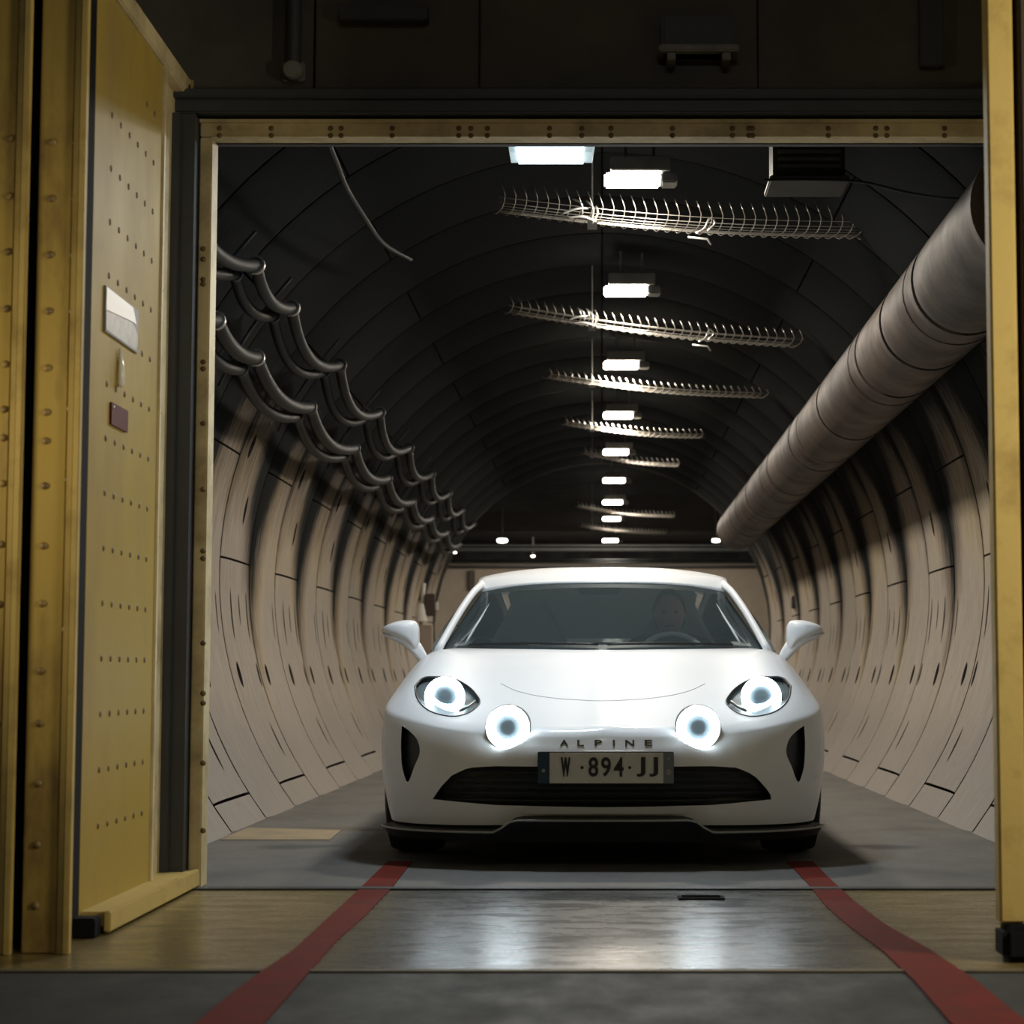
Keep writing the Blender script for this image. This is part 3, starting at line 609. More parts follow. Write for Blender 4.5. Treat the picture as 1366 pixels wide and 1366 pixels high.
# ------------------------------------------------------------------ wire mesh trays across the vault
def wire_tray(k, py_l, py_r, px_l, px_r, Y, label, lod):
    A, B = at(px_l, py_l, Y), at(px_r, py_r, Y)
    d = (B-A)/(B.x-A.x); X0, X1 = A.x-.05, B.x
    W = .20 if lod < 2 else .15; Hh = (.10, .06, .04)[min(lod, 2)]
    def P(x, y, z): q = A+d*(x-A.x); s_ = .035*math.sin((x-X0)/(X1-X0)*PI); return Vector((x, Y+y, q.z+z-s_))
    t = thing('wire_tray', label, 'cable tray', P((X0+X1)/2, 0, 0), 'wire mesh trays across the vault')
    r = .0022 if lod == 0 else .0028 if lod == 1 else .0035
    xs_ = np.linspace(X0, X1, 18); mb = MB()
    for y in np.linspace(-W/2, W/2, 9 if lod == 0 else 6): mb.tube([P(x, y, .025*(2*y/W)**2) for x in xs_], r, 5)
    mb.tube([P(x, -W/2-.010, Hh*.5) for x in xs_], r*.8, 5)
    obj('long_wires', mb, M['galv'], t, smooth=True)
    n = int((X1-X0)/.056); mb = MB()
    for i in range(n+1):
        x = X0+i*.056; sk = .035
        pth = [P(x+sk*.2, -W/2-.022, Hh+.03), P(x+sk*.9, -W/2-.014, Hh*.55), P(x+.018, -W/2+.02, .010), P(x-.01, 0, -.004), P(x-.035, W/2-.02, .004), P(x-.05, W/2+.008, Hh*.3)]
        mb.tube(smooth_path(pth, 11), r*1.15, 5)
    o = obj('cross_wires', mb, M['galv'], t, smooth=True); o['kind'] = 'stuff'
    for x in (at(790, 280, Y).x,):
        q = P(x, 0, 0); zc = CZ+math.sqrt(max(.1, (RT-.0)**2-x*x))
        obj('hanger', MB().tube([q+Vector((0,0,-.01)), Vector((x, Y, max(q.z+.05, zc-.01)))], .005, 6).box((x-.025, Y-W/2-.01, q.z-.014), (x+.025, Y+W/2+.01, q.z-.006)), M['greypaint'], t)
    if lod < 2:
        c = P(at(790, 280, Y).x, -.10, 0)
        mb = MB()
        for (dx0, dz0, dx1, dz1) in ((-.13,.0,.02,-.02), (-.16,.02,-.02,.05), (-.03,.09,.0,-.01), (.02,.06,.0,-.03), (-.10,.10,-.05,.02)):
            mb.tube(smooth_path([c+Vector((dx0,0,dz0)), c+Vector(((dx0+dx1)/2+.02,-.02,(dz0+dz1)/2+.01)), c+Vector((dx1,0,dz1))], 8), .006, 6)
        obj('loose_wire', mb, M['clamp'], t, smooth=True)
        c = P(at(942, 290, Y).x, -.10, 0)
        obj('bracket', MB().tube(smooth_path([c+Vector((-.06,0,-.03)), c+Vector((-.02,0,-.01)), c+Vector((.02,0,.05)), c+Vector((.04,0,.03)), c+Vector((.0,0,-.02))], 12), .006, 6).tube([c+Vector((-.10,0,-.05)), c+Vector((0,0,-.06)), c+Vector((.02,0,-.09))], .006, 6), M['clamp'], t, smooth=True)
    return t
trays = [(283, 315, 680, 1160, 10.35), (418, 462, 690, 1070, 13.3), (505, 530, 740, 1020, 16.2), (567, 584, 760, 940, 19.2), (606, 622, 785, 905, 22.0)]
tl = ['nearest', 'second', 'third', 'fourth', 'fifth']
for i, (a_, b_, c_, d_, Y) in enumerate(trays):
    wire_tray(i, a_, b_, c_, d_, Y, '%s of the wire mesh cable trays crossing under the dark vault' % tl[i], min(i, 2))
for (a_, b_, c_, d_, Y, lb) in ((677, 690, 775, 900, 28.5, 'sixth'), (703, 712, 780, 890, 32.5, 'last and farthest')):
    wire_tray(9, a_, b_, c_, d_, Y, '%s of the wire mesh cable trays crossing under the dark vault' % lb, 2)
# ------------------------------------------------------------------ duct on the right
dx_, dz_, dr = 1.56, 2.41, .235
dt = thing('ventilation_duct', 'long round sheet metal duct slung along the upper right of the tunnel', 'duct', (dx_, 15, dz_-dr))
ysd = [7.15, 8.55, 9.55, 10.5, 12.4, 14.3, 16.2, 18.6, 21, 23.3]
for i in range(len(ysd)-1):
    a_, b_ = ysd[i]+.004, ysd[i+1]-.004
    prof = [(dr-.02, a_), (dr+.003, a_), (dr+.003, a_+.03), (dr, a_+.034)]
    nr = int((b_-a_)/.06)
    for k in range(1, nr): prof.append((dr+(.0012 if k % 2 else 0), a_+.034+(b_-a_-.07)*k/nr))
    prof += [(dr, b_-.034), (dr-.02, b_)]
    obj('duct_section', MB().lathe(prof, (dx_, 0, dz_), 'y', 44), M['duct'], dt, smooth=True, sharp=40)
for y in (8.8, 10.8, 13.7, 16.9, 20.1):
    mb = MB().lathe([(dr+.002, y-.008), (dr+.005, y-.008), (dr+.005, y+.008), (dr+.002, y+.008)], (dx_, 0, dz_), 'y', 32, False)
    th = math.radians(35); mb.tube([(dx_+.1, y, dz_+dr), (dx_+.22, y, dz_+dr+.05)], .012, 8)
    obj('strap', mb, M['duct'], dt)
# ------------------------------------------------------------------ cables swagged on the left wall
def swag(theta, r, y0, sup, sag, rad, name, label, grp, n=14, off=(0,0)):
    x = -r*math.cos(math.radians(theta))+off[0]; z = CZ+r*math.sin(math.radians(theta))+off[1]
    pts = []
    ys_ = [y0]+sup
    for i in range(len(ys_)-1):
        for k in range(n):
            t_ = k/n; L_ = ys_[i+1]-ys_[i]
            sg_ = sag*4*t_*(1-t_)*(L_/2.0)
            pts.append((x-.35*sg_, ys_[i]+L_*t_, z-sg_))
    pts.append((x, ys_[-1], z))
    return tag(obj(name, MB().tube(pts, rad, 10), M['cable'], smooth=True), label, 'cable', grp)
sup = [7.2, 8.9, 9.95, 11.8, 13.95, 16.1, 18.2, 20.2, 22.2, 24.2]
G = 'cables swagged along the upper left wall'
swag(30, 1.98, 7.15, sup[1:], .085, .036, 'hanging_cable', 'thick cable of the lower pair swagged along the left wall, inner one', G)
swag(27.5, 2.02, 7.15, sup[1:], .085, .032, 'hanging_cable', 'thick cable of the lower pair swagged along the left wall, outer and lower one', G)
swag(38.8, 1.98, 7.15, sup[1:], .12, .030, 'hanging_cable', 'thick cable of the upper pair swagged along the left wall, inner one', G)
swag(36.3, 2.03, 7.15, sup[1:], .125, .028, 'hanging_cable', 'thick cable of the upper pair swagged along the left wall, outer and lower one', G)
for i, y in enumerate(sup[1:]):
    t = thing('cable_bracket', '%s cable bracket from the doorway on the upper left wall' % (['first','second','third','fourth','fifth','sixth','seventh','eighth','ninth'][i]), 'bracket', pol(PI-math.radians(34), 2.1, y), 'cable brackets on the left wall')
    mb = MB(); P = [pol(PI-math.radians(a_), 2.08, y) for a_ in range(24, 44, 3)]
    mb.tube(P, .009, 6); obj('rail', mb, M['darksteel'], t)
    for th_, rr in ((30, 1.98), (38.8, 1.98)):
        c = pol(PI-math.radians(th_), rr, y); obj('cable_clip', MB().lathe([(.030,-.02),(.042,-.02),(.042,.02),(.030,.02)], c, 'y', 14, False).tube([c+Vector((-.01,0,-.04)), pol(PI-math.radians(th_-1), 2.10, y)], .010, 6), M['clamp'] if i < 2 else M['darksteel'], t, smooth=True, sharp=40)
    for th_, rr in ((27.5, 2.02), (36.3, 2.03)):
        c = pol(PI-math.radians(th_), rr, y); obj('cable_clip', MB().lathe([(.030,-.015),(.038,-.015),(.038,.015),(.030,.015)], c, 'y', 12, False), M['darksteel'], t)
# thin cable in the upper left, looping down from the vault
tag(obj('thin_cable', MB().tube(smooth_path([at(436,186,8.0), at(448,215,8.3), at(462,250,8.8), at(485,288,9.4), at(512,325,10.2), at(548,346,11)], 30), .012, 8), M['cable'], smooth=True), 'thin dark cable curving down from the vault at upper left', 'cable')
tag(obj('thin_cable', MB().tube(smooth_path([at(1020,240,8.2), at(1090,240,8.1), at(1150,243,8.0), at(1215,258,7.9), at(1270,265,7.8), at(1345,260,7.7)], 30), .006, 8), M['cable'], smooth=True), 'thin grey wire running right from the louvred box below the header', 'cable')
# louvred box, upper right of the opening
q0, q1 = at(1030, 250, 8.6), at(1125, 180, 8.6)
lv = thing('louvred_box', 'grey louvred ventilation box under the vault, right of the lights', 'vent', ((q0.x+q1.x)/2, 8.6, q0.z))
obj('housing', MB().box((q0.x, 8.55, q0.z+.03), (q1.x, 8.75, q1.z+.12), .006), M['louvre'], lv)
obj('tray', MB().box((q0.x-.02, 8.48, q0.z), (q1.x+.01, 8.78, q0.z+.025), .005), M['louvre'], lv)
for k in range(5): obj('slat', MB().box((q0.x+.02, 8.53, q0.z+.07+.032*k), (q1.x-.02, 8.55, q0.z+.085+.032*k), .002), M['beam'], lv)
# equipment at the far left end of the wall
E = 23.5
p = at(562, 800, E)
eq = thing('warning_horn', 'white bottle shaped horn low on the far left wall behind the mirror', 'horn', (p.x, E, at(562,829,E).z))
zb0, zb1, zb2 = at(562,829,E).z, at(562,805,E).z, at(562,778,E).z
obj('body', MB().lathe([(.09, zb0),(.085, zb0+.05),(.055, zb1-.03),(.04, zb1)], (p.x, E, 0), 'z', 16), M['whitepl'], eq, smooth=True, sharp=40)
obj('neck', MB().tube([(p.x+.01, E, zb1), (p.x+.03, E, zb2)], [.03,.022], 10), M['whitepl'], eq, smooth=True)
p = at(574, 808, E); a_, b_ = at(567, 822, E), at(580, 792, E)
tag(obj('switch_box', MB().box((a_.x, E-.05, a_.z), (b_.x, E+.05, b_.z), .01), M['brown']), 'small dark brown box beside the white horn on the far left', 'box')
a_, b_ = at(581, 814, E), at(585, 803, E)
tag(obj('cable_gland', MB().box((a_.x, E-.03, a_.z), (b_.x, E+.03, b_.z), .006), M['whitepl']), 'tiny white box to the right of the brown box, far left', 'box')
a_, b_ = at(556, 890, E), at(577, 834, E)
ca = thing('wall_cabinet', 'pale beige cabinet below the white horn, behind the left mirror', 'cabinet', ((a_.x+b_.x)/2, E, a_.z))
obj('body', MB().box((a_.x, E-.1, a_.z), (b_.x, E+.12, b_.z), .008), M['endwall'], ca)
obj('door', MB().box((a_.x+.015, E-.112, a_.z+.02), (b_.x-.03, E-.1, b_.z-.02), .004), M['endwall'], ca)
tag(obj('drop_cable', MB().tube(smooth_path([at(580,733,24.3), at(570,748,24.2), at(563,765,24), at(560,782,23.8), at(561,800,23.5)], 20), .028, 8), M['cable'], smooth=True), 'dark cable dropping from the bracket to the white horn, far left', 'cable')
a_, b_ = at(1056, 835, 22.5), at(1066, 795, 22.5)
tag(obj('switch_box', MB().box((a_.x, 22.4, at(1056,812,22.5).z), (b_.x, 22.55, b_.z), .008), M['darksteel']), 'narrow dark box on the far right wall beside the end wall', 'box')
# ------------------------------------------------------------------ THE CAR
YN = 7.62                                                # nose of the car
car = thing('car', 'white sports coupe with round lit ring headlights facing the camera', 'car', (0, YN+2.0, 0))
XCAR = .004
def outline(n):
    """half plan outline (x>=0) from nose centre to tail centre; returns x, y"""
    L_ = 4.18; P = []
    for t_ in np.linspace(0, 1, 64)[:-1]:
        a_ = t_*PI/2; p = 2.5; x = math.sin(a_)**(2/p); y = 1-math.cos(a_)**(2/p); P.append((.888*x, .60*y))
    for y in np.linspace(.60, 3.5, 50)[:-1]: P.append((.888-.03*math.sin((y-.60)/2.90*PI)**2, y))
    for t_ in np.linspace(0, 1, 50):
        a_ = (1-t_)*PI/2; p = 2.8; P.append((.888*math.sin(a_)**(2/p) if t_ < 1 else 0, 4.18-.68*(1-max(0, math.cos(a_))**(2/p))))
    P = np.array(P); d = np.concatenate([[0], np.cumsum(np.hypot(*np.diff(P, axis=0).T))]); q = np.linspace(0, d[-1], n)
    return np.interp(q, d, P[:,0]), np.interp(q, d, P[:,1])
NO = 170; ox, oy = outline(NO)
def zbot(x, y):
    f = interp([0, .33, .42, 1], [.205, .205, .162, .155], abs(x)) if y < .6 else .17
    return float(f)
def zsh(x, y):
    return float(interp([0, .05, .2, .5, .8, 2.0, 3.2, 4.0, 4.18], [.478, .500, .545, .585, .615, .70, .74, .72, .68], y))
def Htop(x, y):
    x = abs(x)
    hc = float(interp([0, .12, .3, .6, .9, 1.25, 1.45, 3.0, 3.5, 3.9, 4.18], [.515, .552, .605, .690, .765, .845, .86, .90, .93, .91, .84], y))
    b = .075*math.exp(-((x-.70)/.14)**2)*float(interp([.12, .5, .92, 1.32, 1.8], [0, .72, .82, .12, .03], y))
    b += .05*math.exp(-((x-.72)/.16)**2)*float(interp([2.4, 3.2, 4.0], [0, 1, .2], y))
    rib = .006*math.exp(-(x/.055)**2)*float(interp([0, .1, 1.0, 1.3], [1, 1, .6, 0], y))
    crown = -.035*(x/.9)**2
    return hc+b+rib+crown
def rsh(x, y): return float(interp([0, .1, .4, .9, 3.3, 4.18], [.045, .06, .12, .17, .20, .12], y))
def inset(x, y, u):                                       # u 0 bottom .. 1 shoulder
    fr_ = float(interp([0, .4, .7], [1, .6, 0], y))
    f = fr_*(.028*(1-u)**2*2-.0+.018*max(0, u-.7)**2*8)-.012*fr_*math.sin(u*PI)
    s_ = (1-fr_)*(.035*(1-u)**3+.012*u**4)
    return f+s_
rows = []
NV = 16
for i in range(NO):
    x, y = float(ox[i]), float(oy[i]); r_ = []
    j0, j1 = max(0, i-1), min(NO-1, i+1)
    tx, ty = ox[j1]-ox[j0], oy[j1]-oy[j0]
    if i == 0: tx, ty = 1, 0
    if i == NO-1: tx, ty = -1, 0
    l_ = math.hypot(tx, ty); nx, ny = -ty/l_, tx/l_       # inward normal
    zb_, zs_ = zbot(x, y), zsh(x, y)
    for k in range(NV):
        u = k/(NV-1); e = inset(x, y, u)
        r_.append((x+nx*e, y+ny*e, zb_+(zs_-zb_)*u))
    xs_, ys_ = r_[-1][0], r_[-1][1]
    ysp = float(np.interp(y, [0, .3, .8, 3.5, 3.9, 4.18], [.75, 1.0, 1.35, 3.0, 3.2, 3.45]))
    Lx, Ly = -xs_, ysp-ys_; LL_ = math.hypot(Lx, Ly)
    cosn = max(.35, (Lx*nx+Ly*ny)/LL_)
    NT = 34
    for k in range(1, NT+1):
        q = (k/NT)**1.7; px_, py_ = xs_+Lx*q, ys_+Ly*q
        s_ = q*LL_*cosn/rsh(xs_, ys_); f_ = math.sqrt(1-(1-s_)**2) if s_ < 1 else 1
        hz = Htop(px_, py_); r_.append((px_, py_, zs_+(hz-zs_)*f_))
    rows.append(r_)
m_ = len(rows[0])
V = []; Fc = []
for sd in (1, -1):
    o_ = len(V)
    for r_ in rows: V += [(sd*p[0]+XCAR, p[1]+YN, p[2]) for p in r_]
    for i in range(NO-1):
        for j in range(m_-1):
            f = (o_+i*m_+j, o_+(i+1)*m_+j, o_+(i+1)*m_+j+1, o_+i*m_+j+1); Fc.append(f if sd > 0 else f[::-1])
    # bottom
    bo = len(V); V += [(XCAR, rows[i][0][1]+YN, rows[i][0][2]) for i in range(NO)]
    for i in range(NO-1):
        f = (o_+i*m_, bo+i, bo+i+1, o_+(i+1)*m_); Fc.append(f if sd > 0 else f[::-1])
bm = bmesh.new(); vs = [bm.verts.new(v) for v in V]
for f in Fc:
    try: bm.faces.new([vs[i] for i in f])
    except ValueError: pass
bmesh.ops.remove_doubles(bm, verts=bm.verts[:], dist=2e-4)
bmesh.ops.dissolve_degenerate(bm, edges=bm.edges[:], dist=1e-5)
bmesh.ops.recalc_face_normals(bm, faces=bm.faces[:])
bvh = BVHTree.FromBMesh(bm)
body_me = bpy.data.meshes.new('tmp'); bm.to_mesh(body_me); bm.free(); body_me.materials.append(M['paint']); body_me.materials.append(M['blackpl'])
body_t = bpy.data.objects.new('tmp', body_me); COL.objects.link(body_t)
def surfY(x, z, default=8.0):
    h = bvh.ray_cast(Vector((x, 6.5, z)), Vector((0, 1, 0)), 4)
    return h[0].y if h[0] is not None else default
def pxs(px, py, Y=7.7):                                   # pixel -> x,z following the body surface
    for _ in range(4):
        p = at(px, py, Y); Y = surfY(p.x, p.z, Y)
    return at(px, py, Y)
def densify(P, n=48, sm=True):
    P = [Vector((p[0], 0, p[1])) for p in P]
    if sm: Q = smooth_path(P+[P[0]], n+1)[:-1]
    else:
        t_ = np.concatenate([[0], np.cumsum([(P[(i+1) % len(P)]-P[i]).length for i in range(len(P))])]); q = np.linspace(0, t_[-1], n+1)[:-1]
        A = np.array([tuple(p) for p in P+[P[0]]]); Q = [Vector((np.interp(s_, t_, A[:,0]), 0, np.interp(s_, t_, A[:,2]))) for s_ in q]
    return [(p.x, p.z) for p in Q]
def patch(P, dy, rings=7, surf=True, Yc=None):
    cx, cz = sum(p[0] for p in P)/len(P), sum(p[1] for p in P)/len(P); n = len(P)
    V = [(cx, (surfY(cx, cz) if surf else Yc)+dy, cz)]; Fc = []
    for r_ in range(1, rings+1):
        for p in P:
            x, z = cx+(p[0]-cx)*r_/rings, cz+(p[1]-cz)*r_/rings; V.append((x, (surfY(x, z) if surf else Yc)+dy, z))
    for k in range(n): Fc.append((0, 1+k, 1+(k+1) % n))
    for r_ in range(rings-1):
        for k in range(n): a_ = 1+r_*n; Fc.append((a_+k, a_+n+k, a_+n+(k+1) % n, a_+(k+1) % n))
    return V, Fc, 1+(rings-1)*n
def cutter(P, depth):
    V, Fc, o_ = patch(P, depth); n = len(P); nv = len(V)
    V2 = V+[(p[0], p[1]-depth-.12, p[2]) for p in V]
    F2 = [f for f in Fc]+[tuple(i+nv for i in f)[::-1] for f in Fc]+[(o_+k, o_+(k+1) % n, nv+o_+(k+1) % n, nv+o_+k) for k in range(n)]
    bm = bmesh.new(); vs = [bm.verts.new(v) for v in V2]
    for f in F2: bm.faces.new([vs[i] for i in f])
    bmesh.ops.recalc_face_normals(bm, faces=bm.faces[:]); me = bpy.data.meshes.new('cut'); bm.to_mesh(me); bm.free()
    return me
def plain_cut(mb):
    me = bpy.data.meshes.new('cut'); me.from_pydata([tuple(v) for v in mb.v], [], mb.f)
    bm = bmesh.new(); bm.from_mesh(me); bmesh.ops.recalc_face_normals(bm, faces=bm.faces[:]); bm.to_mesh(me); bm.free(); return me
def mirx(P): return [(2*XCAR-p[0], p[1]) for p in P][::-1]
def outl(pts, Y=7.75): return [(lambda q: (q.x, q.z))(pxs(*p, Y)) for p in pts]
grille_P = outl([(577,1066),(588,1050),(603,1034),(625,1024),(660,1022),(805,1023)], 7.65)
gP = [(p[0], p[1]) for p in grille_P]; gP = gP+[(2*XCAR-p[0], p[1]) for p in gP[::-1][1:]]
bot_ = outl([(660,1074),(735,1076),(805,1077)], 7.65); gP = gP+[(2*XCAR-p[0], p[1]) for p in bot_[:2]]+[bot_[2]]+bot_[:2][::-1]
gP = densify(gP, 90, False)
vent_P = densify(outl([(536,968),(546,975),(556,986),(560,1002),(553,1022),(543,1043),(538,1030),(535,1000)], 7.95), 40, True)
eye_P = densify(outl([(554,915),(562,906),(582,903),(606,906),(622,914),(634,925),(640,937),(630,948),(612,955),(590,954),(568,945),(556,930)], 8.0), 56, True)
cuts = []
cuts.append((cutter(gP, .07), 'EXACT'))
for P in (vent_P, mirx(vent_P)): cuts.append((cutter(P, .05), 'E'))
for P in (eye_P, mirx(eye_P)): cuts.append((cutter(P, .075), 'E'))
# cabin pit and wheel arches
cuts.append((plain_cut(MB().box((-.66, YN+1.52, .32), (.66, YN+3.05, 1.3))), 'E'))
for yw in (.87, 3.25):
    for sd in (-1, 1):
        cuts.append((plain_cut(MB().lathe([(.335, 0), (.335, sd*.5)], (sd*.62, YN+yw, .315), 'x', 48)), 'E'))
for me, _ in cuts:
    me.materials.append(M['blackpl']); c_ = bpy.data.objects.new('cut', me); COL.objects.link(c_)
    md = body_t.modifiers.new('b', 'BOOLEAN'); md.operation = 'DIFFERENCE'; md.solver = 'EXACT'; md.object = c_
    try: md.material_mode = 'TRANSFER'
    except Exception: pass
dg = bpy.context.evaluated_depsgraph_get(); dg.update()
full = bpy.data.meshes.new_from_object(body_t.evaluated_get(dg))
for o in [o for o in bpy.data.objects if o.name.startswith('cut') or o.name == 'tmp']: bpy.data.objects.remove(o)
bm = bmesh.new(); bm.from_mesh(full)
for co, no in (((.60,0,0),(1,0,0)), ((-.60,0,0),(1,0,0)), ((0,YN+.26,0),(0,1,0)), ((0,YN+1.32,0),(0,1,0)), ((0,YN+.72,0),(0,1,0)), ((0,YN+1.50,0),(0,1,0)), ((0,YN+2.62,0),(0,1,0)), ((0,YN+3.9,0),(0,1,0)), ((0,0,.60),(0,0,1))):
    bmesh.ops.bisect_plane(bm, geom=bm.verts[:]+bm.edges[:]+bm.faces[:], plane_co=co, plane_no=no, dist=1e-5)
bm.to_mesh(full); bm.free()
full.shade_smooth(); full.set_sharp_from_angle(angle=math.radians(38))
cn = np.array([tuple(n.vector) for n in full.corner_normals]); groups = {}
mats = [m.name if m else '' for m in full.materials]
for p in full.polygons:
    c = p.center; y = c.y-YN; x = abs(c.x-XCAR); z = c.z; blk = 'black' in (mats[p.material_index] if p.material_index < len(mats) else '')
    if blk: k = 'inner_liner'
    elif .26 < y < 1.32 and x < .60 and p.normal.z > .2: k = 'hood'
    elif y < .26 or (y < .72 and z < .60): k = 'front_bumper'
    elif 1.50 < y < 2.62 and x > .68 and z > .2 and p.normal.z < .9: k = 'door_left_side' if c.x > 0 else 'door_right_side'
    elif y > 3.9: k = 'rear_bumper'
    else: k = 'body_shell'
    groups.setdefault(k, []).append(p.index)
vco = np.array([tuple(v.co) for v in full.vertices]); org = np.array(wloc(car))
for k, idx in groups.items():
    used = {}; F_ = []; NN = []
    for pi in idx:
        p = full.polygons[pi]; f = []
        for li in p.loop_indices:
            vi = full.loops[li].vertex_index; f.append(used.setdefault(vi, len(used))); NN.append(cn[li])
        F_.append(f)
    me = bpy.data.meshes.new(k); me.from_pydata([tuple(vco[v]-org) for v in used], [], F_)
    me.shade_smooth(); me.normals_split_custom_set([tuple(n) for n in NN])
    me.materials.append(M['blackpl'] if k == 'inner_liner' else M['paint'])
    nm = 'door' if k.startswith('door') else k
    o = bpy.data.objects.new(nm, me); COL.objects.link(o); o.parent = car; o.location = (0,0,0)
    if nm == 'door': o['label'] = k.replace('_', ' ')
def cpart(name, mb, m, parent=None, **k): return obj(name, mb, m, parent or car, **k)
# grille mesh in the lower intake: horizontal slats and a backing
Vp, Fp, _ = patch(gP, .055); cpart('grille_mesh', MB().add(Vp, [f[::-1] for f in Fp]), M['grille'])
zg0, zg1 = min(p[1] for p in gP), max(p[1] for p in gP)
for i in range(5):
    z = zg0+(zg1-zg0)*(i+.8)/5.6; xr = max([abs(p[0]) for p in gP if p[1] > z-.004] or [.3])-.03
    P = [(XCAR+x, surfY(x, z, 7.7)+.035, z) for x in np.linspace(-xr, xr, 31)]
    cpart('grille_slat', MB().tube(P, .004, 6), M['grille'])
for P in (vent_P, mirx(vent_P)):
    Vp, Fp, _ = patch(P, .035); cpart('side_vent_mesh', MB().add(Vp, [f[::-1] for f in Fp]), M['grille'])
# headlights
for sd in (-1, 1):
    P = eye_P if sd < 0 else mirx(eye_P)
    hc = pxs(593, 930, 7.95); cx = hc.x if sd < 0 else 2*XCAR-hc.x; cz = hc.z; cy = surfY(cx, cz)
    hl = cpart('headlight', MB().add(*patch(P, .068)[:2]), M['reflect']); hl['label'] = 'headlight on the %s of the picture, lit ring' % ('left' if sd < 0 else 'right')
    Y_ = cy+.012
    cpart('light_ring', MB().lathe([(.046, Y_), (.048, Y_-.005), (.062, Y_-.010), (.076, Y_-.008), (.080, Y_), (.078, Y_+.012), (.046, Y_+.012)], (cx, 0, cz), 'y', 44, False), M['ring'], hl, smooth=True)
    cpart('lens', MB().lathe([(.004, Y_-.006), (.022, Y_-.006), (.045, Y_-.003), (.047, Y_+.012)], (cx, 0, cz), 'y', 32), M['lens'], hl, smooth=True)
    cpart('lamp_barrel', MB().lathe([(.081, Y_+.006), (.083, Y_+.012), (.078, Y_+.06)], (cx, 0, cz), 'y', 32, False), M['reflect'], hl, smooth=True)
    # bright lower strip of the reflector
    st = [pxs(*q, 7.95) for q in ((613,948),(624,943),(633,936))]
    cpart('reflector_strip', MB().tube([((s_.x if sd < 0 else 2*XCAR-s_.x), s_.y+.02, s_.z) for s_ in st], .006, 8), M['clamp'], hl, smooth=True)
    Vp, Fp, _ = patch(P, -.001); cpart('cover_glass', MB().add(Vp, [f[::-1] for f in Fp]), M['cover'], hl, smooth=True)
    ed = [(p[0], surfY(*p)-.001, p[1]) for p in P]; cpart('headlight_rim', MB().tube(ed, .0035, 6, closed=True), M['blackpl'], hl, smooth=True)
    # round fog lamp
    fc = pxs(678, 970, 7.7); cx = fc.x if sd < 0 else 2*XCAR-fc.x; cz = fc.z; Y_ = surfY(cx, cz-.02)-.012
    fg = cpart('fog_lamp', MB().lathe([(.083, Y_-.002), (.086, Y_+.006), (.086, Y_+.12)], (cx, 0, cz), 'y', 44, True), M['reflect'], smooth=True, sharp=40); fg['label'] = 'round auxiliary lamp on the %s of the picture, lit ring' % ('left' if sd < 0 else 'right')
    cpart('light_ring', MB().lathe([(.045, Y_-.002), (.047, Y_-.009), (.062, Y_-.014), (.077, Y_-.012), (.082, Y_-.003), (.080, Y_)], (cx, 0, cz), 'y', 44, False), M['ring'], fg, smooth=True)
    cpart('lens', MB().lathe([(.004, Y_-.011), (.022, Y_-.010), (.045, Y_-.008)], (cx, 0, cz), 'y', 32), M['lens'], fg, smooth=True)
# number plate
yp = surfY(0, .36)-.012
a_, b_ = at(717, 1046, yp), at(899, 1003, yp)
pl = cpart('number_plate', MB().box((a_.x, yp, a_.z), (b_.x, yp+.045, b_.z), .003), M['black'])
w0, w1 = at(733, 1045, yp), at(885, 1004, yp)
cpart('plate_field', MB().box((w0.x, yp-.003, w0.z), (w1.x, yp, w1.z), .001), M['platew'], pl)
cpart('blue_band', MB().box((a_.x+.001, yp-.003, a_.z+.002), (w0.x-.001, yp, b_.z-.002), .001), M['plateb'], pl)
cpart('right_band', MB().box((w1.x+.001, yp-.003, a_.z+.002), (b_.x-.001, yp, b_.z-.002), .001), M['plateg'], pl)
cm = at(892, 1012, yp); cpart('band_marks', MB().box((cm.x-.004, yp-.0045, cm.z-.006), (cm.x+.004, yp-.003, cm.z+.004)).lathe([(.003,yp-.0045),(.011,yp-.0045),(.011,yp-.003)], (at(892,1030,yp).x, 0, at(892,1030,yp).z), 'y', 14).lathe([(.004,yp-.0045),(.007,yp-.0045),(.007,yp-.003)], (at(725,1028,yp).x, 0, at(725,1028,yp).z), 'y', 12), M['trim'], pl)
def glyphs(text, px0, px1, py0, py1, Y, m, parent, name, bold=.0, surf=False, sx=None):
    cu = bpy.data.curves.new('t', 'FONT'); cu.body = text; cu.extrude = .01; cu.offset = bold
    to = bpy.data.objects.new('t', cu); COL.objects.link(to); dg = bpy.context.evaluated_depsgraph_get(); dg.update()
    me = bpy.data.meshes.new_from_object(to.evaluated_get(dg)); bpy.data.objects.remove(to)
    A = np.array([tuple(v.co) for v in me.vertices]); mn, mx = A.min(0), A.max(0)
    p0, p1 = at(px0, py1, Y), at(px1, py0, Y); mb = MB(); V = []
    for q in A:
        x = p0.x+(q[0]-mn[0])/(mx[0]-mn[0])*(p1.x-p0.x); z = p0.z+(q[1]-mn[1])/(mx[1]-mn[1])*(p1.z-p0.z)
        yy = (surfY(x, z, Y)-.001 if surf else Y)+q[2]*.15; V.append((x, yy, z))
    mb.add(V, [tuple(p.vertices) for p in me.polygons]); bpy.data.meshes.remove(me)
    return cpart(name, mb, m, parent)
for ch, x0, x1, y0, y1 in (('W',748,761,1010,1036),('8',785,798,1010,1036),('9',802,815,1010,1036),('4',819,832,1010,1036),('J',849,861,1010,1036),('J',866,878,1010,1036)):
    glyphs(ch, x0, x1, y0, y1, yp-.0045, M['ink'], pl, 'plate_character', .06 if ch == 'W' else .018)
for px in (776.5, 840):
    c = at(px, 1024, yp-.004); cpart('plate_dot', MB().lathe([(.001, yp-.0045), (.006, yp-.0045), (.006, yp-.003)], (c.x, 0, c.z), 'y', 12), M['ink'], pl)
yl = surfY(0, .46)
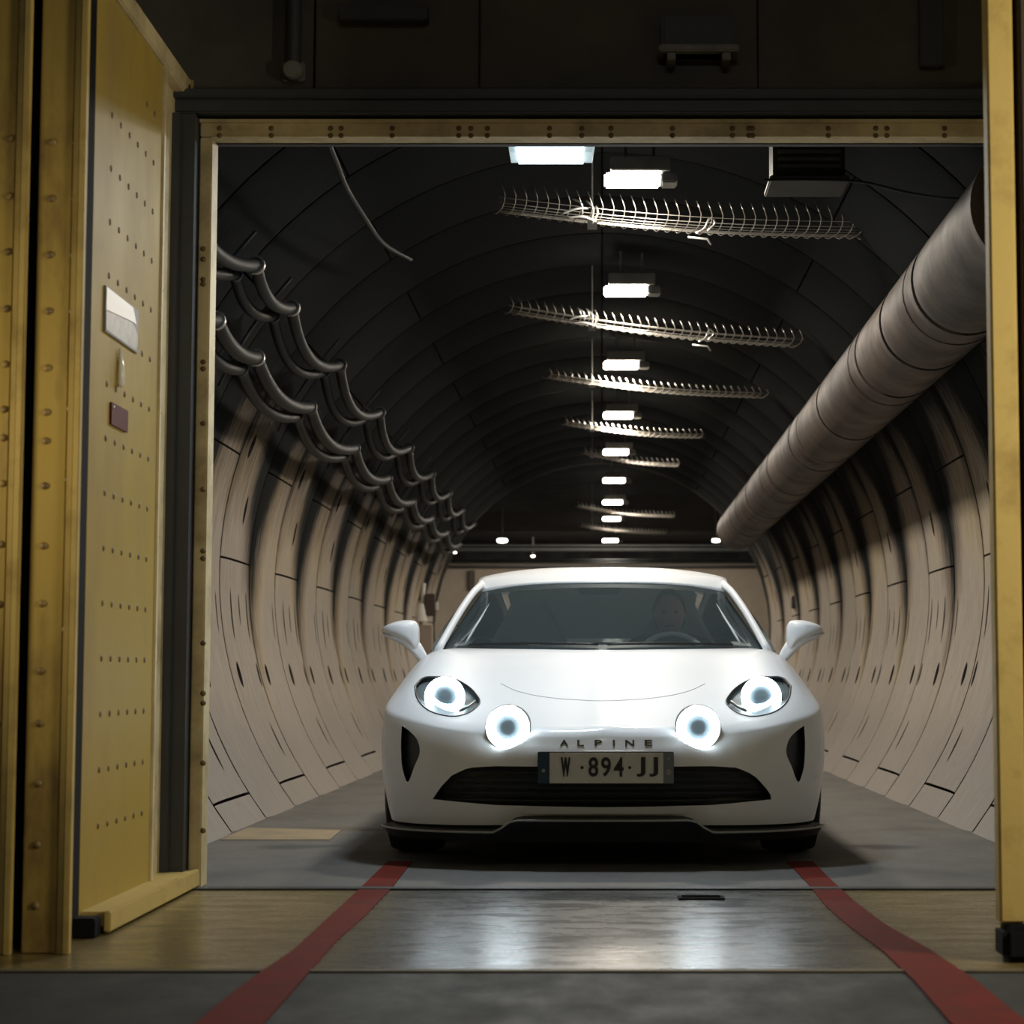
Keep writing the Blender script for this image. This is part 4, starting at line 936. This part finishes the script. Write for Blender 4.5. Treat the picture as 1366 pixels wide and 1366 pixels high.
for ch, x0, x1 in (('A',747,758),('L',770,779),('P',793,803),('I',817.5,820),('N',834,846),('E',860,870)):
    glyphs(ch, x0, x1, 987, 995, yl, M['chrome'], None, 'badge_letter', .02, True)
# splitter under the bumper, with its pale edge line
def splz(x): return float(interp([0, .33, .42, 1], [.186, .186, .140, .137], abs(x)))
idx = [i for i in range(NO) if oy[i] < .52]
pts = [(-ox[i], oy[i]) for i in idx[::-1]]+[(ox[i], oy[i]) for i in idx[1:]]
cpart('splitter_edge', MB().tube([(XCAR+x*.992, YN+y-.018, splz(x)) for x, y in pts], .0042, 8), M['trim'], smooth=True)
top = [Vector((XCAR+x*.988, YN+y-.014, splz(x)-.002)) for x, y in pts]; bot = [Vector((XCAR+x*.97, YN+y+.02, splz(x)-.035)) for x, y in pts]
inn = [Vector((XCAR+x*.94, YN+y*.96+.10, splz(x)-.035)) for x, y in pts]; int_ = [Vector((XCAR+x*.94, YN+y*.96+.06, splz(x)+.012)) for x, y in pts]
cpart('splitter', MB().grid([int_, top, bot, inn, int_]), M['blackpl'])
cpart('underbody', MB().box((-.62, YN+.24, .085), (.62, YN+.46, .26), .02).box((-.58, YN+.46, .10), (.58, YN+1.2, .34), .02).box((-.80, YN+1.2, .10), (.80, YN+2.88, .30), .02).box((-.58, YN+2.88, .11), (.58, YN+4.0, .34), .02), M['blackpl'])
# hood seam line
sm = [pxs(px, py, 7.9) for px, py in ((668,912),(690,922),(715,928),(745,932),(775,934),(803,935))]
sm = sm+[Vector((2*XCAR-p.x, p.y, p.z)) for p in sm[::-1][1:]]
sp_ = smooth_path(sm, 60); sp_ = [Vector((p.x, p.y, (bvh.ray_cast(Vector((p.x, p.y, 2)), Vector((0,0,-1)))[0] or p).z+.0002)) for p in sp_]
cpart('hood_seam', MB().tube(sp_, .0014, 6), M['trim'], smooth=True)
# wheels
def wheel(x, y, sd):
    wh = obj('wheel', MB().lathe([(.20,-.10),(.27,-.115),(.305,-.105),(.318,-.07),(.320,0),(.318,.07),(.305,.105),(.27,.115),(.20,.10)], (x, y, .32), 'x', 48, False), M['tyre'], car, smooth=True, sharp=50)
    obj('rim', MB().lathe([(.205,-.10),(.195,-.08),(.19,.0),(.195,.08),(.205,.10)], (x, y, .32), 'x', 40, False), M['rim'], wh, smooth=True)
    mb = MB().lathe([(.03, sd*.06), (.045, sd*.075), (.045, sd*.03)], (x, y, .32), 'x', 20)
    for k in range(10):
        a_ = 2*PI*k/10+.1*(k % 2); mb.tube([(x+sd*.06, y+.035*math.cos(a_), .32+.035*math.sin(a_)), (x+sd*.085, y+.195*math.cos(a_), .32+.195*math.sin(a_))], [.014,.010], 6)
    obj('spokes', mb, M['rim'], wh, smooth=True)
for y in (.87, 3.25):
    for sd in (-1, 1): wheel(sd*.765+XCAR, YN+y, sd)
# greenhouse
def X(x): return XCAR+x
def ws_b(u): return Vector((X(u*.722), YN+1.20+.30*u*u, .846))
WC = at(643, 790, YN+1.93); WM = at(803, 777.5, YN+1.80)
def ws_t(u): return Vector((X(u*(XCAR-WC.x)), YN+1.80+.13*u*u, WM.z+(WC.z-WM.z)*abs(u)**3.4))
NX = 41
def ws(u, v): return ws_b(u).lerp(ws_t(u), v)
P = [[ws(u, v) for u in np.linspace(-1, 1, NX)] for v in np.linspace(-.02, 1, 15)]
cpart('windscreen', MB().grid(P), M['glass'], smooth=True)
def band(us, vs, off=.004):
    return [[ws(u, v)+Vector((0, off, -off*.4)) for u in us] for v in vs]
fr_mb = MB()
vv = np.linspace(0, 1, 16)
for s_ in (-1, 1): fr_mb.grid([[ws(s_*(1.0), v)+Vector((0,.004,0)), ws(s_*(.935-.0*v), v)+Vector((0,.004,0))] for v in vv])
fr_mb.grid(band(np.linspace(-1,1,41), (.93, 1.0))); fr_mb.grid(band(np.linspace(-1,1,41), (-.02, .05)))
cpart('glass_border', fr_mb, M['blackpl'])
for s_ in (-1, 1):
    a_ = [ws(s_*(.885-.0*v), v) for v in np.linspace(.10, .80, 8)]
    cpart('pillar_trim', MB().tube([p+Vector((0,.07,-.01)) for p in a_], [.002,.006,.006,.0055,.005,.004,.003,.002], 8), M['alu'], smooth=True)
# pillars and roof rails
rail = [(lambda q: (XCAR-q.x, d_, q.z))(at(px, py, YN+d_)) for px, py, d_ in ((584,868,1.44),(599,841,1.56),(615,814,1.68),(632,790,1.81))]
rail += [(.578,1.93,1.148),(.575,2.05,1.170),(.572,2.2,1.184),(.568,2.45,1.190),(.56,2.7,1.178),(.54,3.0,1.13),(.52,3.3,1.05),(.51,3.6,.96),(.51,3.75,.90)]
for s_ in (-1, 1):
    R_ = smooth_path([(X(s_*p[0]), YN+p[1], p[2]) for p in rail], 60)
    cpart('roof_pillar', MB().tube(R_, [.017+.003*min(1, max(0, (p.y-YN-1.8)/.3)) for p in R_], 14), M['paint'], smooth=True)
    # side glass and rear quarter
    bl = smooth_path([(X(s_*.765), YN+1.50, .83), (X(s_*.80), YN+1.9, .85), (X(s_*.80), YN+2.5, .875), (X(s_*.72), YN+3.0, .90), (X(s_*.58), YN+3.5, .91), (X(s_*.51), YN+3.75, .90)], 40)
    tr = smooth_path([(X(s_*p[0]*1.01), YN+p[1], p[2]) for p in rail], 40)
    n1 = 24
    cpart('side_glass', MB().grid([[bl[i].lerp(tr[i], v)+Vector((s_*.02*math.sin(v*PI), 0, 0)) for v in np.linspace(0,1,8)] for i in range(n1+1)]), M['glass'], smooth=True)
    rq = cpart('rear_quarter', MB().grid([[bl[i].lerp(tr[i], v)+Vector((s_*.02*math.sin(v*PI), 0, 0)) for v in np.linspace(0,1,8)] for i in range(n1, 40)]), M['paint'], smooth=True)
    cpart('quarter_lining', MB().grid([[bl[i].lerp(tr[i], v)+Vector((s_*(.02*math.sin(v*PI)-.012), 0, 0)) for v in np.linspace(0,1,8)] for i in range(n1-2, 40)]), M['dash'], smooth=True)
def railp(y): return float(np.interp(y, [p[1] for p in rail], [p[0] for p in rail])), float(np.interp(y, [p[1] for p in rail], [p[2] for p in rail]))
P = []
for v in np.linspace(0, 1, 26)**1.3:
    r_ = []
    for u in np.linspace(-1, 1, 41):
        y0_ = 1.80+.13*u*u; y = y0_+(3.0-y0_)*v; ye = 1.93+(3.0-1.93)*v
        hw, ze = railp(ye); hw += .012; t_ = min(1, v/.05); hw = (XCAR-WC.x)*(1-t_)+hw*t_; ze = WC.z*(1-t_)+(ze+.016)*t_
        zc = float(interp([1.80, 1.90, 2.1, 2.35, 2.7, 3.0], [WM.z, 1.203, 1.240, 1.252, 1.235, 1.185], 1.80+1.2*v))
        r_.append(Vector((X(u*hw), YN+y, ze+(zc-ze)*(1-abs(u)**3.4))))
    P.append(r_)
ro = cpart('roof', MB().grid(P, flip=True), M['paint'], smooth=True)
md = ro.modifiers.new('th', 'SOLIDIFY'); md.thickness = .008; md.offset = 0
# rear window
P = [[Vector((X(u*(.50-.02*v)), YN+2.95+.80*v, (1.185+(.915-1.185)*v)+.03*math.sin(v*PI)-.02*u*u)) for u in np.linspace(-1,1,17)] for v in np.linspace(0,1,10)]
cpart('rear_window', MB().grid(P, flip=True), M['glassdark'], smooth=True)
# door mirrors
for s_ in (-1, 1):
    Ym = YN+1.42
    def lobe(secs, hys, cys, n=20):
        V = []; Fc = []
        for (px, y0_, y1_), hy, cy in zip(secs, hys, cys):
            a_, b_ = at(px, y0_, Ym), at(px, y1_, Ym); cz = (a_.z+b_.z)/2; hz = (a_.z-b_.z)/2; x = XCAR+s_*(XCAR-a_.x)
            for k in range(n):
                t_ = 2*PI*k/n; V.append((x, Ym+cy+hy*math.copysign(abs(math.cos(t_))**.8, math.cos(t_)), cz+hz*math.copysign(abs(math.sin(t_))**.8, math.sin(t_))))
        for i in range(len(secs)-1):
            for k in range(n): Fc.append((i*n+k, i*n+(k+1) % n, (i+1)*n+(k+1) % n, (i+1)*n+k))
        Fc += [tuple(range(n)), tuple((len(secs)-1)*n+k for k in range(n))]
        return MB().add(V, Fc)
    mi = fixn(cpart('door_mirror', lobe([(559,838,862),(557,831,868),(552,827,868),(545,826.5,860),(536,827,855),(527,829,851),(518,832,848),(511,836,844),(508,839,842)], [.03,.05,.065,.075,.08,.075,.065,.04,.012], [.03,.025,.02,.02,.02,.02,.025,.035,.05]), M['paint'], smooth=True, sharp=60)); mi['label'] = 'white door mirror on the %s of the picture' % ('left' if s_ < 0 else 'right')
    fixn(cpart('mirror_arm', lobe([(568,872,890),(564,864,888),(558,855,882),(550,850,873),(540,848,863),(528,846,856),(517,845,851),(508,843.5,846)], [.022,.024,.03,.045,.055,.055,.045,.02], [.03,.03,.03,.025,.02,.015,.02,.03]), M['paint'], mi, smooth=True, sharp=60))
    md = mi.modifiers.new('s', 'SUBSURF'); md.levels = 1; md.render_levels = 2
    xg = s_*.90; cpart('mirror_glass', MB().lathe([(.002, Ym+.105), (.038, Ym+.104), (.042, Ym+.092)], (X(xg), 0, at(540,842,Ym).z), 'y', 20), M['reflect'], mi)
# interior
cpart('dashboard', MB().box((-.66, YN+1.50, .60), (.66, YN+1.86, .862), .04), M['dash'])
cpart('dash_vent', MB().lathe([(.004,.866),(.05,.866),(.055,.862)], (at(705,850,YN+1.55).x, YN+1.60, .004), 'z', 20), M['trim'])  # pale disc standing in for a reflection on the dash
def seat(x):
    mb = MB()
    sec = [(.22,.22,.32),(.24,.23,.50),(.245,.245,.70),(.21,.25,.88),(.14,.24,.98),(.11,.23,1.06),(.085,.22,1.10)]
    P = []
    for w_, d_, z in sec:
        y = YN+2.45+.24*(z-.4); r_ = []
        for k in range(24):
            t_ = 2*PI*k/24; r_.append(Vector((x+w_*math.copysign(abs(math.cos(t_))**.6, math.cos(t_)), y+.075*math.copysign(abs(math.sin(t_))**.7, math.sin(t_)), z)))
        P.append(r_+[r_[0]])
    mb.grid(P); mb.add(P[-1][:-1], [tuple(range(24))])
    s_ = cpart('seat', MB().box((x-.24, YN+1.98, .34), (x+.24, YN+2.46, .48), .05), M['seat'], smooth=False)
    b_ = fixn(obj('seat_back', mb, M['seat'], s_, smooth=True)); b_.modifiers.new('s', 'SUBSURF').levels = 1
seat(X(-.37)); seat(X(.37))
sw = at(897, 848, YN+1.98); swc = Vector((sw.x, YN+1.98, at(897,848,YN+1.98).z-.165))
def ringpts(r, n=40): return [swc+Vector((r*math.cos(t_), .12*math.sin(t_)*r/.185, r*math.sin(t_)*.95)) for t_ in [2*PI*k/n for k in range(n)]]
stw = cpart('steering_wheel', MB().tube(ringpts(.185), .013, 10, closed=True), M['alu'], smooth=True)
obj('wheel_hub', MB().lathe([(.02,-.03),(.06,-.025),(.065,.0),(.05,.04)], swc, 'y', 24).tube([swc+Vector((-.17,0,0)), swc+Vector((.17,0,0))], .014, 8).tube([swc, swc+Vector((0,-.1,-.165))], .014, 8).tube([swc, swc+Vector((0,-.2,-.06))], .03, 10), M['dash'], stw, smooth=True)
p = at(800, 786, YN+1.95)
rm = cpart('rear_view_mirror', MB().box((p.x-.10, p.y-.012, p.z-.025), (p.x+.10, p.y+.012, p.z+.022), .01), M['blackpl'])
obj('mirror_stalk', MB().tube([(p.x, p.y, p.z+.02), (p.x, p.y-.05, p.z+.05)], .008, 8), M['blackpl'], rm)
# wipers resting at the foot of the windscreen
for a_, b_ in ((-.60, -.02), (.02, .58)):
    pts_ = [ws(u/.722, .03+.02*math.sin((u-a_)/(b_-a_)*PI))+Vector((0,-.012,.006)) for u in np.linspace(a_, b_, 14)]
    cpart('wiper', MB().tube(pts_, .006, 6), M['blackpl'], smooth=True)
# ------------------------------------------------------------------ driver (dim behind the windscreen)
def skinned(name, pts, edges, rad, m, levels=2):
    me = bpy.data.meshes.new(name); me.from_pydata([tuple(p) for p in pts], edges, []); o = bpy.data.objects.new(name, me); COL.objects.link(o)
    o.modifiers.new('skin', 'SKIN'); sub = o.modifiers.new('sub', 'SUBSURF'); sub.levels = levels; sub.render_levels = levels
    for i, r_ in enumerate(rad):
        sv = me.skin_vertices[0].data[i]; sv.radius = (r_, r_) if not isinstance(r_, tuple) else r_
    me.skin_vertices[0].data[0].use_root = True
    dg = bpy.context.evaluated_depsgraph_get(); dg.update(); out = bpy.data.meshes.new_from_object(o.evaluated_get(dg)); bpy.data.objects.remove(o)
    mb = MB(); mb.v = [tuple(v.co) for v in out.vertices]; mb.f = [tuple(p.vertices) for p in out.polygons]; return mb
dx0 = swc.x+.0; dy0 = YN+2.36
drv = thing('person', 'driver seated behind the steering wheel in a dark red jacket, both hands on the rim', 'person', (dx0, dy0, .49))
q = lambda x, y, z: (dx0+x, YN+y, z)
pts = [q(0,2.36,.58), q(0,2.38,.68), q(0,2.40,.80), q(0,2.42,.885), q(0,2.42,.93),
       q(-.17,2.41,.87), q(-.235,2.27,.74), q(-.175,2.09,.76), q(.17,2.41,.87), q(.235,2.27,.74), q(.175,2.09,.76),
       q(-.10,2.32,.555), q(-.13,1.98,.56), q(-.12,1.86,.40), q(.10,2.32,.555), q(.13,1.98,.56), q(.12,1.86,.40)]
ed = [(0,1),(1,2),(2,3),(3,4),(3,5),(5,6),(6,7),(3,8),(8,9),(9,10),(0,11),(11,12),(12,13),(0,14),(14,15),(15,16)]
obj('jacket', skinned('j', pts, ed, [(.15,.11),(.145,.105),(.16,.11),(.085,.075),(.055,.055),.065,.048,.032,.065,.048,.032,.085,.07,.05,.085,.07,.05], M['cloth']), M['cloth'], drv, smooth=True)
bm = bmesh.new(); bmesh.ops.create_icosphere(bm, subdivisions=4, radius=1)
hz = 1.025
for v in bm.verts:
    x, y, z = v.co; w_ = .075*(1-.18*max(0,-z)**1.5); d_ = .092
    X_, Y_, Z_ = x*w_, y*d_, z*.115
    if y < 0:
        Y_ -= .016*math.exp(-((x/.16)**2+((z+.12)/.22)**2))          # nose
        Y_ += .008*(math.exp(-(((abs(x)-.38)/.16)**2+((z-.10)/.13)**2)))  # eye sockets
        Y_ -= .004*math.exp(-((x/.28)**2+((z+.48)/.10)**2))           # lips
        Y_ -= .006*math.exp(-((x/.25)**2+((z+.85)/.15)**2))
    v.co = Vector((dx0+X_, YN+2.40+Y_, hz+Z_))
hd = MB().bm(bm); hd.tube([q(0,2.42,.90), q(0,2.41,.99)], [.052,.05], 16)
for s_ in (-1, 1): hd.lathe([(.004,-.006),(.02,-.008),(.024,.0),(.012,.006)], (dx0+s_*.076, YN+2.405, hz-.005), 'x', 12)
hdo = obj('head', hd, M['skin'], drv, smooth=True)
for s_ in (-1, 1): obj('eye', MB().lathe([(.002,-.008),(.008,-.006),(.011,.0)], (dx0+s_*.029, YN+2.40-.080, hz+.012), 'y', 12), M['dash'], hdo, smooth=True)
obj('mouth', MB().tube([(dx0-.022, YN+2.40-.083, hz-.054), (dx0, YN+2.40-.091, hz-.056), (dx0+.022, YN+2.40-.083, hz-.054)], .004, 6), M['cloth'], hdo, smooth=True)
bm = bmesh.new(); bmesh.ops.create_icosphere(bm, subdivisions=4, radius=1)
for v in bm.verts: v.co = Vector((dx0+v.co.x*.084, YN+2.412+v.co.y*.100, hz+.012+v.co.z*.122))
bmesh.ops.bisect_plane(bm, geom=bm.verts[:]+bm.edges[:]+bm.faces[:], plane_co=(dx0, YN+2.375, hz+.05), plane_no=(0,-1,-.55), clear_outer=True)
obj('hair', MB().bm(bm), M['hair'], drv, smooth=True)
for s_ in (-1, 1):
    W_ = Vector(q(s_*.175,2.09,.76)); gp = swc+Vector((s_*.17, .045, .055))
    pts = [W_, W_.lerp(gp, .6)+Vector((0,.0,.004)), gp+Vector((s_*.012,.022,0))]; ed = [(0,1),(1,2)]; rad = [(.028,.02),(.034,.016),(.036,.014)]
    for k in range(4):
        b_ = gp+Vector((s_*.014, .012, .027-.018*k)); L_ = [1,1.08,1.02,.84][k]
        i0 = len(pts); pts += [b_+Vector((s_*.014,-.010,0)), b_+Vector((s_*.010,-.036*L_,0)), b_+Vector((-s_*.014,-.044*L_,0)), b_+Vector((-s_*.028,-.026*L_,0))]
        rad += [.0092,.0088,.0082,.007]; ed += [(2,i0),(i0,i0+1),(i0+1,i0+2),(i0+2,i0+3)]
    i0 = len(pts); pts += [gp+Vector((-s_*.012,.03,.030)), gp+Vector((-s_*.024,.004,.040)), gp+Vector((-s_*.020,-.018,.046))]; rad += [.012,.010,.008]; ed += [(1,i0),(i0,i0+1),(i0+1,i0+2)]
    obj('hand', skinned('h', pts, ed, rad, M['skin'], 1), M['skin'], drv, smooth=True)
